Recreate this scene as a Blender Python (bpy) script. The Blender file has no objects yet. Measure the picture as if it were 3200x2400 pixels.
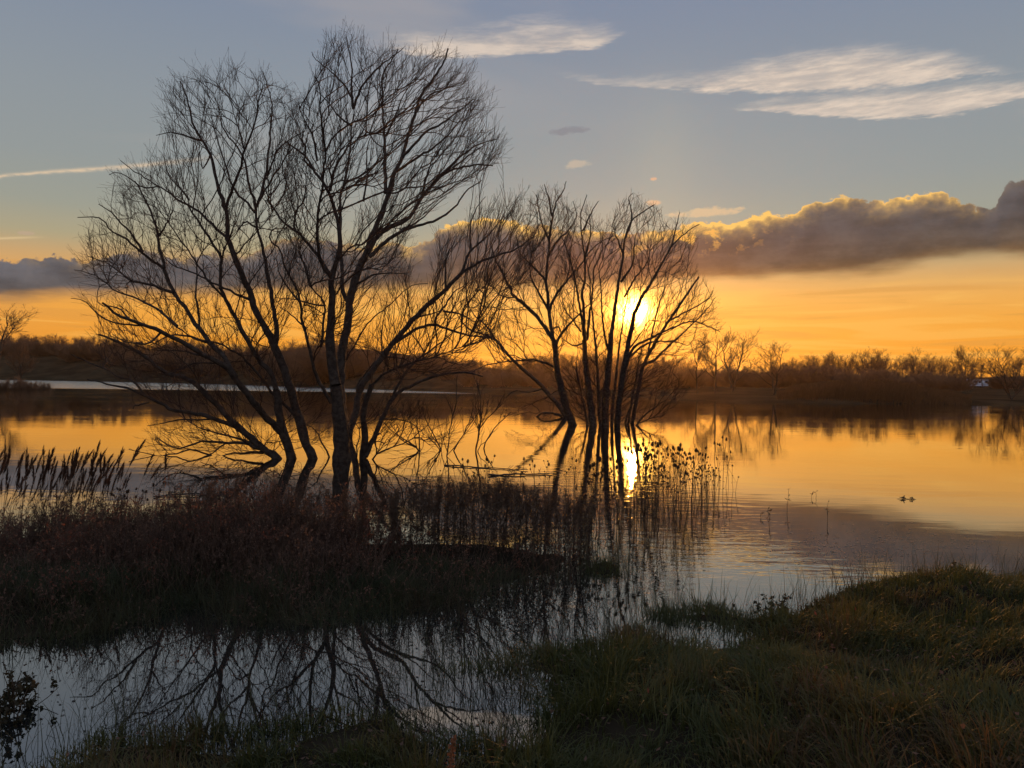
import bpy, math, random
import numpy as np
from mathutils import Vector, Matrix

random.seed(7)
rng = np.random.default_rng(11)
S = bpy.context.scene
COL = S.collection
PI = math.pi

# ------------------------------------------------------------------ camera
CH = 2.0                      # camera height above the water
FPX = 1700.0                  # focal length in units of a 2212 px wide picture
ROLL = math.radians(0.885)
Rv = np.array([math.cos(ROLL), 0, math.sin(ROLL)])
Uv = np.array([-math.sin(ROLL), 0, math.cos(ROLL)])
Fv = np.array([0, 1.0, 0])
cam_d = bpy.data.cameras.new('camera')
cam = bpy.data.objects.new('camera', cam_d)
COL.objects.link(cam)
cam_d.sensor_width = 36
cam_d.lens = 36 * FPX / 2212
cam_d.clip_start = 0.05
cam_d.clip_end = 12000
M = Matrix(((Rv[0], Uv[0], -Fv[0], 0), (Rv[1], Uv[1], -Fv[1], 0), (Rv[2], Uv[2], -Fv[2], CH), (0, 0, 0, 1)))
cam.matrix_world = M
S.camera = cam


def direction(px, py):
    v = Fv + (px - 1106) / FPX * Rv + (829.5 - py) / FPX * Uv
    return v


def at(px, py, d):
    return np.array([0, 0, CH]) + d * direction(px, py)


def on_water(px, py, z=0.0):
    v = direction(px, py)
    return at(px, py, (z - CH) / v[2])


def azel(px, py):
    v = direction(px, py)
    return math.degrees(math.atan2(v[0], v[1])), math.degrees(math.atan2(v[2], math.hypot(v[0], v[1])))


def lin(r, g, b):
    f = lambda c: ((c / 255 + 0.055) / 1.055) ** 2.4 if c > 10 else c / 255 / 12.92
    return (f(r), f(g), f(b), 1)


# ------------------------------------------------------------------ render settings
S.view_settings.view_transform = 'Standard'
S.view_settings.look = 'None'
S.view_settings.exposure = 0.0
S.view_settings.gamma = 1.0
S.render.engine = 'CYCLES'
S.cycles.max_bounces = 6
S.cycles.diffuse_bounces = 2
S.cycles.glossy_bounces = 3
S.cycles.transmission_bounces = 3
S.cycles.transparent_max_bounces = 4
S.cycles.volume_bounces = 0
S.cycles.sample_clamp_indirect = 6.0
S.cycles.caustics_reflective = False
S.cycles.caustics_refractive = False
S.cycles.use_denoising = True
S.cycles.denoising_prefilter = 'ACCURATE'
S.cycles.adaptive_threshold = 0.02

# ------------------------------------------------------------------ sun
SUN_AZ, SUN_EL = azel(1370, 672)
sd = bpy.data.lights.new('sun', 'SUN')
sd.energy = 2.6
sd.angle = math.radians(0.53)
sd.color = (1.0, 0.40, 0.09)
sun = bpy.data.objects.new('sun', sd)
COL.objects.link(sun)
sv = Vector((math.sin(math.radians(SUN_AZ)) * math.cos(math.radians(SUN_EL)),
             math.cos(math.radians(SUN_AZ)) * math.cos(math.radians(SUN_EL)), math.sin(math.radians(SUN_EL))))
sun.rotation_euler = sv.to_track_quat('Z', 'Y').to_euler()


# ------------------------------------------------------------------ node helper
class NB:
    def __init__(s, tree, flat=False):
        s.flat = flat
        s.t = tree
        s.n = tree.nodes
        s.l = tree.links

    def put(s, sock, v):
        if hasattr(v, 'is_output') or isinstance(v, bpy.types.NodeSocket):
            s.l.new(v, sock)
        else:
            sock.default_value = v

    def m(s, op, a, b=None, c=None, clamp=False):
        n = s.n.new('ShaderNodeMath')
        n.operation = op
        n.use_clamp = clamp
        s.put(n.inputs[0], a)
        if b is not None: s.put(n.inputs[1], b)
        if c is not None: s.put(n.inputs[2], c)
        return n.outputs[0]

    def add(s, a, b): return s.m('ADD', a, b)
    def sub(s, a, b): return s.m('SUBTRACT', a, b)
    def mul(s, a, b): return s.m('MULTIPLY', a, b)

    def ss(s, x, a, b, o0=0.0, o1=1.0):          # smoothstep
        n = s.n.new('ShaderNodeMapRange')
        n.interpolation_type = 'SMOOTHSTEP'
        s.put(n.inputs['Value'], x)
        s.put(n.inputs['From Min'], a); s.put(n.inputs['From Max'], b)
        n.inputs['To Min'].default_value = o0; n.inputs['To Max'].default_value = o1
        return n.outputs[0]

    def gauss(s, x, w):
        q = s.m('DIVIDE', x, w)
        return s.m('EXPONENT', s.mul(s.mul(q, q), -1.0))

    def mix(s, f, a, b, mode='MIX'):
        n = s.n.new('ShaderNodeMix')
        n.data_type = 'RGBA'
        n.blend_type = mode
        n.clamp_factor = True
        s.put(n.inputs[0], f); s.put(n.inputs[6], a); s.put(n.inputs[7], b)
        return n.outputs[2]

    def xyz(s, x, y, z=0.0):
        n = s.n.new('ShaderNodeCombineXYZ')
        if s.flat and isinstance(z, (int, float)) and z: x = s.add(x, z * 13.7); z = 0.0
        s.put(n.inputs[0], x); s.put(n.inputs[1], y); s.put(n.inputs[2], z)
        return n.outputs[0]

    def noise(s, vec, scale=1.0, detail=4.0, rough=0.55, dist=0.0):
        n = s.n.new('ShaderNodeTexNoise')
        s.put(n.inputs['Vector'], vec)
        n.inputs['Scale'].default_value = scale
        if s.flat: n.noise_dimensions = '2D'
        n.inputs['Detail'].default_value = detail
        n.inputs['Roughness'].default_value = rough
        n.inputs['Distortion'].default_value = dist
        return n.outputs['Fac']

    def ramp(s, f, stops, interp='LINEAR'):
        n = s.n.new('ShaderNodeValToRGB')
        n.color_ramp.interpolation = interp
        e = n.color_ramp.elements
        while len(e) > 1: e.remove(e[-1])
        e[0].position, e[0].color = stops[0]
        for p, c in stops[1:]:
            k = e.new(p); k.color = c
        s.put(n.inputs[0], f)
        return n.outputs[0]

    def curve(s, x, pts):                         # piecewise curve y(x); x in [-60,60], y in [0,40]
        n = s.n.new('ShaderNodeFloatCurve')
        c = n.mapping.curves[0]
        pts = sorted(pts)
        pts = [(p[0], p[1]) for i, p in enumerate(pts) if i == 0 or p[0] - pts[i - 1][0] > 1e-3]
        P = [((a + 60) / 120, b / 40) for a, b in pts]
        c.points[0].location = P[0]
        c.points[1].location = P[-1]
        for p in P[1:-1]:
            c.points.new(*p)
        n.mapping.use_clip = False
        n.mapping.extend = 'HORIZONTAL'
        n.mapping.update()
        s.put(n.inputs['Value'], s.m('DIVIDE', s.add(x, 60.0), 120.0))
        return s.mul(n.outputs[0], 40.0)


# ------------------------------------------------------------------ world: sunset sky with clouds
W = bpy.data.worlds.new('World')
S.world = W
W.use_nodes = True
wt = W.node_tree
wt.nodes.clear()
b = NB(wt, True)
tc = wt.nodes.new('ShaderNodeTexCoord')
sep = wt.nodes.new('ShaderNodeSeparateXYZ')
wt.links.new(tc.outputs['Generated'], sep.inputs[0])
X, Y, Z = sep.outputs
DEG = 180 / PI
az = b.mul(b.m('ARCTAN2', X, Y), DEG)
el = b.mul(b.m('ARCSINE', Z), DEG)
elc = b.m('MAXIMUM', el, 0.0)
sky = wt.nodes.new('ShaderNodeTexSky')
sky.sky_type = 'NISHITA'
sky.sun_disc = False
sky.sun_elevation = math.radians(SUN_EL)
sky.sun_rotation = math.radians(SUN_AZ)
nish = b.mix(1.0, sky.outputs[0], (0.10, 0.10, 0.10, 1), 'MULTIPLY')

dx = b.sub(az, SUN_AZ)
dy = b.sub(el, SUN_EL)
th = b.m('SQRT', b.add(b.mul(b.mul(dx, dx), 0.72), b.mul(dy, dy)))

stops = [(0, (236, 146, 34)), (2.5, (242, 155, 42)), (4.5, (243, 165, 60)), (6.2, (236, 170, 82)), (7.6, (210, 164, 104)),
         (9.0, (176, 163, 128)), (11, (157, 158, 144)), (14, (148, 154, 153)), (18, (143, 151, 157)), (23, (133, 144, 160)),
         (28, (124, 137, 163)), (42, (108, 124, 158)), (90, (100, 120, 160))]
base = b.ramp(b.m('DIVIDE', elc, 90.0), [(e / 90, lin(*c)) for e, c in stops])
# away from the sunset: greyer sky, brightened to light surfaces facing the camera
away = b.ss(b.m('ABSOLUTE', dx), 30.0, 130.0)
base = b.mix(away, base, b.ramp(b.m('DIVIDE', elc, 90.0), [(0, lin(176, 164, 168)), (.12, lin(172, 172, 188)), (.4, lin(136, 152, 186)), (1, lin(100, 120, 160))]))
base = b.mix(0.05, base, nish)
# faint high veil
veil = b.noise(b.xyz(b.mul(az, 0.035), b.mul(el, 0.11)), 1.0, 4, 0.5, 0.6)
veil = b.mul(b.ss(veil, 0.48, 0.75), b.ss(el, 9.0, 13.0))
base = b.mix(b.mul(veil, 0.34), base, lin(186, 174, 165))
# low glowing streaks
stv = b.noise(b.xyz(b.mul(az, 0.09), b.mul(el, 1.5), 3.3), 1.0, 4, 0.5, 0.4)
low = b.mul(b.ss(el, 8.0, 6.0), b.ss(stv, 0.5, 0.66))
base = b.mix(b.mul(low, 0.3), base, lin(255, 200, 104))
low2 = b.mul(b.ss(el, 8.0, 6.5), b.ss(stv, 0.46, 0.3))
base = b.mix(b.mul(low2, 0.35), base, lin(214, 150, 74))
# general warmth round the sun
glow = b.mul(b.m('EXPONENT', b.mul(th, -1 / 5.0)), 0.16)
glowc = b.mix(1.0, lin(255, 150, 24), b.xyz(glow, glow, glow), 'MULTIPLY')
base = b.mix(b.ss(el, 15.0, 7.0), base, b.mix(1.0, base, glowc, 'ADD'))

ray = b.mul(b.gauss(b.sub(az, 10.6), 2.6), b.mul(b.ss(el, 6.0, 11.0), b.ss(el, 24.0, 15.0)))
base = b.mix(b.mul(ray, 0.13), base, lin(205, 196, 165))
# contrail and two lens clouds
def pxcurve(pts): return [azel(*p) for p in pts]

def layer(top, bot, soft_t, soft_b, amp, sx, sy, seed, stretch=0.0):
    tt = b.curve(az, pxcurve(top)); bb = b.curve(az, pxcurve(bot))
    v = b.xyz(b.add(b.mul(az, sx), b.mul(el, stretch)), b.mul(el, sy), seed)
    n = b.sub(b.noise(v, 1.0, 5, 0.62, 0.0), 0.5)
    fib = b.sub(b.noise(b.xyz(b.add(b.mul(az, 0.7), b.mul(el, stretch * 6)), b.mul(el, 4.2), seed + 3), 1.0, 4, 0.65, 0.0), 0.5)
    n = b.add(b.mul(n, 0.75), b.mul(fib, 0.32))
    a = b.ss(b.add(b.sub(tt, el), b.mul(n, amp)), -0.1, soft_t)
    c = b.ss(b.add(b.sub(el, bb), b.mul(n, amp)), -0.05, soft_b)
    thick = b.ss(b.sub(tt, bb), 0.02, 0.35)
    return b.mul(b.mul(a, c), thick), n

lc = lin(226, 206, 186)
m1, n1 = layer([(640, 91), (700, 87), (760, 83), (830, 72), (930, 52), (1040, 42), (1120, 32), (1200, 28), (1270, 38), (1330, 50), (1362, 66), (1380, 78)],
               [(640, 92), (700, 92), (760, 97), (830, 112), (930, 122), (1040, 126), (1120, 124), (1200, 118), (1270, 108), (1330, 92), (1362, 74), (1380, 79)],
               1.9, 0.4, 1.7, 0.17, 0.9, 1.0, -0.10)
m2, n2 = layer([(1160, 160), (1200, 156), (1300, 158), (1400, 160), (1480, 152), (1560, 138), (1650, 116), (1740, 98), (1850, 86), (1950, 93), (2050, 104), (2120, 122), (2190, 144), (2290, 165), (2400, 185)],
               [(1160, 161), (1200, 164), (1300, 186), (1400, 193), (1480, 197), (1560, 200), (1650, 204), (1740, 206), (1850, 200), (1950, 188), (2050, 174), (2120, 163), (2190, 158), (2290, 168), (2400, 187)],
               1.7, 0.35, 1.5, 0.17, 1.0, 5.0, -0.12)
m3, n3 = layer([(1540, 236), (1600, 225), (1660, 210), (1740, 200), (1850, 192), (1960, 180), (2060, 172), (2140, 170), (2212, 166), (2320, 170), (2450, 190)],
               [(1540, 237), (1600, 240), (1660, 244), (1740, 250), (1850, 255), (1960, 256), (2060, 250), (2140, 232), (2212, 212), (2320, 195), (2450, 191)],
               1.1, 0.18, 1.2, 0.17, 1.0, 9.0, -0.12)
for m_, n_, k in ((m1, n1, .78), (m2, n2, .92), (m3, n3, .9)):
    f = b.mul(b.mul(m_, k), b.ss(n_, -0.30, 0.14, 0.62, 1.0))
    base = b.mix(f, base, b.mix(b.ss(n_, -0.15, 0.2), lin(208, 192, 178), lin(232, 213, 194)))
tl = b.curve(az, pxcurve([(-300, 420), (0, 381), (100, 372), (250, 362), (330, 355), (430, 344), (560, 330)]))
cn = b.noise(b.xyz(b.mul(az, 0.9), b.mul(el, 3.0), 4.0), 1.0, 5, 0.65)
cw = b.mul(b.gauss(b.add(b.sub(el, tl), b.mul(b.sub(cn, 0.5), 0.22)), b.ss(az, -33.0, -21.0, 0.09, 0.16)), b.mul(b.ss(az, -18.5, -28.0), b.ss(cn, 0.2, 0.6, 0.4, 1.0)))
base = b.mix(b.mul(cw, 0.72), base, lin(236, 206, 170))
tl2 = b.curve(az, pxcurve([(-300, 520), (0, 515), (60, 513), (200, 510)]))
cw = b.mul(b.gauss(b.sub(el, tl2), 0.07), b.ss(az, -30.5, -32.5))
base = b.mix(b.mul(cw, 0.6), base, lin(226, 198, 150))
# small cloud scraps
nn = b.mul(b.sub(b.noise(b.xyz(b.mul(az, 1.1), b.mul(el, 2.2), 2.7), 1.0, 4, 0.6), 0.5), 3.2)
for (sx_, sy_, w_, h_, c_, k_) in ((1245, 355, 28, 9, (205, 185, 160), .6), (1412, 386, 9, 4, (240, 185, 140), .8), (1225, 282, 50, 8, (128, 128, 136), .6),
                                   (1530, 458, 75, 10, (238, 200, 150), .6), (1415, 438, 20, 6, (240, 190, 140), .7), (58, 504, 14, 4, (190, 165, 140), .7)):
    a0, e0 = azel(sx_, sy_)
    qx = b.m('DIVIDE', b.sub(az, a0), w_ / FPX * DEG); qy = b.m('DIVIDE', b.sub(b.sub(el, e0), b.mul(b.sub(az, a0), 0.05)), h_ / FPX * DEG)
    q = b.add(b.add(b.mul(qx, qx), b.mul(qy, qy)), nn)
    base = b.mix(b.mul(b.ss(q, 1.3, 0.1), k_), base, lin(*c_))

# the long bank of cumulus
top_pts = [(-900, 560), (-500, 545), (-200, 555), (0, 560), (60, 557), (130, 546), (170, 560), (225, 552), (262, 541), (330, 540), (400, 556), (450, 544), (520, 548), (590, 520), (640, 508), (700, 514), (800, 528), (850, 519), (884, 533), (925, 520),
           (955, 488), (1000, 471), (1060, 468), (1110, 480), (1200, 489), (1280, 494), (1340, 502), (1395, 500), (1435, 492), (1500, 480), (1555, 475), (1600, 472),
           (1640, 460), (1660, 455), (1690, 462), (1740, 441), (1790, 424), (1840, 420), (1880, 434), (1915, 428), (1960, 420), (2000, 414), (2040, 415), (2085, 430), (2125, 446), (2142, 452), (2156, 428), (2170, 402), (2192, 386), (2260, 374), (2400, 400), (2800, 440), (3300, 480)]
bot_pts = [(-900, 650), (-200, 655), (0, 652), (200, 648), (400, 640), (700, 634), (1000, 626), (1100, 622), (1300, 624), (1400, 618), (1450, 612), (1530, 604), (1640, 605), (1740, 602), (1850, 598), (1950, 582), (2060, 563), (2130, 556), (2212, 560), (2400, 560), (2800, 570), (3300, 580)]
top = b.curve(az, pxcurve(top_pts)); bot = b.curve(az, pxcurve(bot_pts))
pw = b.noise(b.xyz(b.mul(az, 0.45), b.mul(el, 0.55), 2.0), 1.0, 6, 0.62, 0.0)
pf = b.sub(b.noise(b.xyz(b.mul(az, 1.3), b.mul(el, 1.6), 8.0), 1.0, 6, 0.66, 0.0), 0.5)
def billow(sx, sy, z):
    n_ = wt.nodes.new('ShaderNodeTexVoronoi'); n_.feature = 'F1'; n_.voronoi_dimensions = '2D'
    n_.inputs['Scale'].default_value = 1.0; n_.inputs['Detail'].default_value = 1.0; n_.inputs['Roughness'].default_value = 0.45
    wv = b.xyz(b.add(b.mul(az, sx), b.mul(pf, 0.5)), b.add(b.mul(el, sy), b.mul(pw, 0.5)), z)
    wt.links.new(wv, n_.inputs['Vector'])
    return b.sub(0.45, n_.outputs['Distance'])
bw = b.add(b.mul(billow(0.55, 0.8, 1.0), 0.30), b.mul(billow(1.4, 1.7, 5.0), 0.30))
edge = b.add(b.add(b.sub(top, el), b.mul(b.sub(pw, 0.5), 0.8)), b.add(b.mul(pf, 0.55), bw))
mt = b.ss(edge, -0.02, 0.13)
nb_ = b.sub(b.noise(b.xyz(b.mul(az, 0.16), b.mul(el, 0.8), 12.0), 1.0, 4, 0.55), 0.5)
mb = b.ss(b.add(b.sub(el, bot), b.mul(nb_, 1.2)), -0.35, 0.85)
cm = b.mul(mt, mb)
hfrac = b.m('DIVIDE', b.sub(el, bot), b.sub(top, bot), clamp=True)
ccol = b.ramp(hfrac, [(0, lin(134, 100, 62)), (.25, lin(98, 84, 72)), (.6, lin(86, 80, 79)), (1, lin(95, 91, 93))])
ccol = b.mix(b.mul(b.ss(az, 2.0, -32.0), 0.75), ccol, b.ramp(hfrac, [(0, lin(132, 108, 86)), (.3, lin(94, 91, 93)), (1, lin(102, 101, 107))]))
pv_ = b.noise(b.xyz(b.mul(az, 0.22), b.mul(el, 0.75), 31.0), 1.0, 6, 0.6)
var = b.mul(b.ss(pw, 0.25, 0.75, 0.88, 1.14), b.ss(pv_, 0.3, 0.7, 0.86, 1.16))
ccol = b.mix(1.0, ccol, b.xyz(var, var, var), 'MULTIPLY')
sung = b.mul(b.m('EXPONENT', b.mul(th, -1 / 3.0)), 0.26)
ccol = b.mix(1.0, ccol, b.mix(1.0, lin(255, 150, 50), b.xyz(sung, sung, sung), 'MULTIPLY'), 'ADD')
gate = b.mul(b.ss(b.noise(b.xyz(b.mul(az, 0.4), b.mul(el, 0.5), 1.0), 1.0, 4, 0.6), 0.36, 0.6, 0.05, 1.0), 0.55)
gate = b.m('ADD', b.add(gate, b.mul(b.gauss(b.sub(az, 15.4), 3.4), 0.9)), b.add(b.mul(b.gauss(b.sub(az, 27.4), 2.4), 0.8), b.mul(b.gauss(b.add(az, 1.8), 2.6), 0.6)), clamp=True)
near = b.add(b.mul(b.gauss(dx, 19.0), 0.9), 0.12)
rim = b.mul(b.mul(b.m('EXPONENT', b.mul(b.m('MAXIMUM', edge, 0.0), -3.2)), b.mul(gate, near)), 3.4)
rim = b.mul(rim, b.ss(az, 31.5, 29.0, 0.15, 1.0))
ccol = b.mix(b.m('MINIMUM', rim, 1.0), ccol, lin(255, 200, 108))
# golden rents high in the bank above the sun
hole = b.noise(b.xyz(b.mul(az, 0.75), b.mul(el, 1.0), 21.0), 1.0, 5, 0.6, 0.0)
zone = b.mul(b.gauss(b.sub(az, 12.2), 4.2), b.ss(hfrac, 0.35, 0.75))
ccol = b.mix(b.mul(b.mul(b.ss(hole, 0.53, 0.66), zone), 0.95), ccol, lin(255, 190, 92))
base = b.mix(cm, base, ccol)

# light round the sun: the bright gap under the cloud
gap = b.add(b.mul(b.sub(1.0, cm), 0.85), 0.15)
st2 = b.ss(b.noise(b.xyz(b.mul(az, 0.2), b.mul(el, 1.9), 7.0), 1.0, 4, 0.55, 0.5), 0.38, 0.62, 0.55, 1.25)
g1 = b.mul(b.mul(b.gauss(b.m('SQRT', b.add(b.mul(b.mul(dx, dx), 0.16), b.mul(dy, dy))), 1.7), 0.6), b.mul(gap, st2))
g2 = b.mul(b.gauss(b.add(th, b.mul(b.sub(pw, 0.5), 0.9)), 1.0), 5.0)
g3 = b.mul(b.gauss(b.add(th, b.mul(b.sub(pf, 0.0), 0.5)), 0.76), 40.0)
e1 = b.mix(1.0, lin(255, 166, 34), b.xyz(g1, g1, g1), 'MULTIPLY')
gg = b.add(g2, g3)
e2 = b.mix(1.0, (1.0, 0.50, 0.08, 1), b.xyz(gg, gg, gg), 'MULTIPLY')
base = b.mix(1.0, base, e1, 'ADD')
base = b.mix(1.0, base, e2, 'ADD')
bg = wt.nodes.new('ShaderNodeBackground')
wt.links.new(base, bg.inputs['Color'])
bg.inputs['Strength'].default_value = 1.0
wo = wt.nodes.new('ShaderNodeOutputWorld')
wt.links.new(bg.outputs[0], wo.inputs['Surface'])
W.cycles.sampling_method = 'MANUAL'
W.cycles.sample_map_resolution = 512


# ------------------------------------------------------------------ mesh helpers
def np_mesh(name, verts, faces):
    """verts (N,3); faces list of int arrays (F,k)"""
    me = bpy.data.meshes.new(name)
    me.vertices.add(len(verts))
    me.vertices.foreach_set('co', np.ascontiguousarray(verts, dtype=np.float32).ravel())
    tot = [np.full(len(f), f.shape[1], dtype=np.int32) for f in faces if len(f)]
    idx = [f.astype(np.int32).ravel() for f in faces if len(f)]
    tot = np.concatenate(tot); idx = np.concatenate(idx)
    start = np.concatenate(([0], np.cumsum(tot)[:-1])).astype(np.int32)
    me.loops.add(len(idx))
    me.loops.foreach_set('vertex_index', idx)
    me.polygons.add(len(tot))
    me.polygons.foreach_set('loop_start', start)
    me.polygons.foreach_set('loop_total', tot)
    me.update(calc_edges=True)
    return me


class MB:
    """collects pieces and links them as one mesh object"""
    def __init__(s):
        s.v = []; s.f = []; s.n = 0

    def add(s, v, f):
        v = np.asarray(v, dtype=float)
        if len(v) == 0: return
        s.v.append(v)
        s.f.append(np.asarray(f) + s.n)
        s.n += len(v)

    def tubes(s, P, R, k=3, cap=False):
        """P (B,n,3), R (B,n)"""
        B, n = P.shape[:2]
        if B == 0: return
        T = np.empty_like(P)
        T[:, 1:-1] = P[:, 2:] - P[:, :-2]
        T[:, 0] = P[:, 1] - P[:, 0]
        T[:, -1] = P[:, -1] - P[:, -2]
        T /= np.linalg.norm(T, axis=2, keepdims=True) + 1e-9
        ref = np.where(np.abs(T[:, :1, 0:1]) < 0.75, np.array([[[1.0, 0, 0]]]), np.array([[[0, 1.0, 0]]]))
        ref = np.broadcast_to(ref, T.shape)
        A = np.cross(T, ref); A /= np.linalg.norm(A, axis=2, keepdims=True) + 1e-9
        Bn = np.cross(T, A)
        ang = np.arange(k) / k * 2 * PI
        V = P[:, :, None] + R[:, :, None, None] * (np.cos(ang)[None, None, :, None] * A[:, :, None] + np.sin(ang)[None, None, :, None] * Bn[:, :, None])
        idx = np.arange(B * n * k).reshape(B, n, k)
        nx = np.roll(idx, -1, axis=2)
        F = np.stack([idx[:, :-1], nx[:, :-1], nx[:, 1:], idx[:, 1:]], axis=-1).reshape(-1, 4)
        s.add(V.reshape(-1, 3), F)

    def ribbons(s, P, Wd, side):
        """flat tapering ribbons: P (B,n,3), Wd (B,n) half widths, side (B,3)"""
        B, n = P.shape[:2]
        if B == 0: return
        L = P - Wd[:, :, None] * side[:, None]
        Rr = P + Wd[:, :, None] * side[:, None]
        V = np.stack([L, Rr], axis=2).reshape(-1, 3)
        idx = np.arange(B * n * 2).reshape(B, n, 2)
        F = np.stack([idx[:, :-1, 0], idx[:, :-1, 1], idx[:, 1:, 1], idx[:, 1:, 0]], axis=-1).reshape(-1, 4)
        s.add(V, F)

    def leaves(s, C, D, N, L, Wd):
        """diamond leaves: centre root C (B,3), direction D, side N, length L (B), half width Wd (B)"""
        B = len(C)
        if B == 0: return
        up = np.cross(D, N)
        a = C; m1 = C + D * (L * .45)[:, None] + N * Wd[:, None] + up * (Wd * .35)[:, None]
        m2 = C + D * (L * .45)[:, None] - N * Wd[:, None] + up * (Wd * .35)[:, None]
        t = C + D * L[:, None]
        V = np.stack([a, m1, t, m2], axis=1).reshape(-1, 3)
        i = np.arange(B)[:, None] * 4
        s.add(V, np.concatenate([i, i + 1, i + 2, i + 3], axis=1))

    def lathe(s, c, axis, prof, k=10):
        """prof list of (t along axis, radius)"""
        axis = np.asarray(axis, float); axis /= np.linalg.norm(axis)
        r = np.array([1, 0, 0]) if abs(axis[0]) < .8 else np.array([0, 1, 0])
        a = np.cross(axis, r); a /= np.linalg.norm(a); bb = np.cross(axis, a)
        ang = np.arange(k) / k * 2 * PI
        V = np.concatenate([np.asarray(c) + axis * t + rad * (np.cos(ang)[:, None] * a + np.sin(ang)[:, None] * bb) for t, rad in prof])
        n = len(prof)
        idx = np.arange(n * k).reshape(n, k); nx = np.roll(idx, -1, axis=1)
        s.add(V, np.stack([idx[:-1], nx[:-1], nx[1:], idx[1:]], axis=-1).reshape(-1, 4))

    def build(s, name, mat, parent=None, smooth=True):
        if s.n == 0: return None
        me = np_mesh(name, np.concatenate(s.v), s.f)
        if smooth:
            me.polygons.foreach_set('use_smooth', np.ones(len(me.polygons), dtype=bool))
        me.materials.append(mat)
        o = bpy.data.objects.new(name, me)
        COL.objects.link(o)
        if parent is not None: o.parent = parent
        return o


def tag(o, label=None, cat=None, group=None, kind=None):
    if label: o['label'] = label
    if cat: o['category'] = cat
    if group: o['group'] = group
    if kind: o['kind'] = kind
    return o


def empty(name, loc=(0, 0, 0), label=None, cat=None, group=None):
    o = bpy.data.objects.new(name, None)
    COL.objects.link(o)
    o.location = [float(c) for c in loc]
    o.empty_display_size = 0.1
    return tag(o, label, cat, group)


def copy_tree(o, parent=None):
    c = o.copy()
    COL.objects.link(c)
    if parent is not None: c.parent = parent
    for ch in list(o.children): copy_tree(ch, c)
    return c


# ------------------------------------------------------------------ materials
def mat(name, c1, c2=None, scale=3.0, rough=0.85, trans=0.0, island=0.0, bump=0.0, spec=0.25, c3=None, patch=None):
    m = bpy.data.materials.new(name)
    m.use_nodes = True
    t = m.node_tree; t.nodes.clear(); q = NB(t)
    g = t.nodes.new('ShaderNodeNewGeometry')
    col = c1 + (1,)
    n = None
    if c2:
        n = q.noise(g.outputs['Position'], scale, 5, 0.6)
        f = q.ss(n, 0.35, 0.65)
        if island: f = q.add(q.mul(f, 1 - island), q.mul(g.outputs['Random Per Island'], island))
        col = q.mix(f, c1 + (1,), c2 + (1,))
    if c3:
        n3 = q.noise(g.outputs['Position'], patch or 0.8, 3, 0.5)
        f3 = q.ss(n3, 0.5, 0.64)
        if island: f3 = q.mul(f3, q.ss(g.outputs['Random Per Island'], 0.9, 0.25))
        col = q.mix(f3, col, c3 + (1,))
    p = t.nodes.new('ShaderNodeBsdfPrincipled')
    q.put(p.inputs['Base Color'], col)
    p.inputs['Roughness'].default_value = rough
    p.inputs['Specular IOR Level'].default_value = spec
    if bump and n is not None:
        bn = t.nodes.new('ShaderNodeBump'); bn.inputs['Strength'].default_value = bump; bn.inputs['Distance'].default_value = 0.05
        q.put(bn.inputs['Height'], n); t.links.new(bn.outputs[0], p.inputs['Normal'])
    sh = p.outputs[0]
    if trans:
        tr = t.nodes.new('ShaderNodeBsdfTranslucent'); q.put(tr.inputs['Color'], col)
        mx = t.nodes.new('ShaderNodeMixShader'); mx.inputs[0].default_value = trans
        t.links.new(sh, mx.inputs[1]); t.links.new(tr.outputs[0], mx.inputs[2]); sh = mx.outputs[0]
    o = t.nodes.new('ShaderNodeOutputMaterial'); t.links.new(sh, o.inputs[0])
    return m


M_bark = mat('willow_bark', (0.05, 0.036, 0.026), (0.10, 0.075, 0.055), 9.0, 0.95, bump=0.9, spec=0.1)
M_twig = mat('willow_twig', (0.060, 0.034, 0.022), (0.10, 0.058, 0.035), 4.0, 0.8, spec=0.15)
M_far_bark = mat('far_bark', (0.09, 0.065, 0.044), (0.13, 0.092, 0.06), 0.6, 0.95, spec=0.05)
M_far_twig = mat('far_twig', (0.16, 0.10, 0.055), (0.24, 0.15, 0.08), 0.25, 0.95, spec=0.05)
M_scrub = mat('scrub_twig', (0.22, 0.135, 0.078), (0.32, 0.19, 0.10), 0.3, 0.95, spec=0.05)
M_ground = mat('damp_earth', (0.026, 0.020, 0.013), (0.045, 0.034, 0.020), 1.3, 1.0, bump=0.4, spec=0.0, c3=(0.036, 0.033, 0.015), patch=0.03)
# beyond the lake the ground is pale winter grass
_t = M_ground.node_tree; _q = NB(_t)
_p = next(n for n in _t.nodes if n.type == 'BSDF_PRINCIPLED')
_src = _p.inputs['Base Color'].links[0].from_socket
_g = next(n for n in _t.nodes if n.type == 'NEW_GEOMETRY')
_s = _t.nodes.new('ShaderNodeSeparateXYZ'); _t.links.new(_g.outputs['Position'], _s.inputs[0])
_n = _q.noise(_g.outputs['Position'], 0.09, 5, 0.6)
_far = _q.mix(_q.ss(_n, .38, .62), (0.046, 0.032, 0.017, 1), (0.085, 0.059, 0.030, 1))
_q.put(_p.inputs['Base Color'], _q.mix(_q.ss(_s.outputs[1], 50.0, 60.0), _src, _far))
M_grass = mat('bank_grass', (0.058, 0.072, 0.020), (0.13, 0.118, 0.030), 1.2, 0.6, trans=0.38, island=0.5, spec=0.3, c3=(0.135, 0.078, 0.030), patch=0.9)
M_dark_grass = mat('strip_grass', (0.046, 0.056, 0.022), (0.085, 0.078, 0.034), 1.6, 0.7, trans=0.25, island=0.5, spec=0.2, c3=(0.07, 0.045, 0.024), patch=1.0)
M_bramble = mat('bramble_twig', (0.10, 0.062, 0.042), (0.17, 0.11, 0.07), 2.0, 0.85, trans=0.15, island=0.4, spec=0.1)
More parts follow.
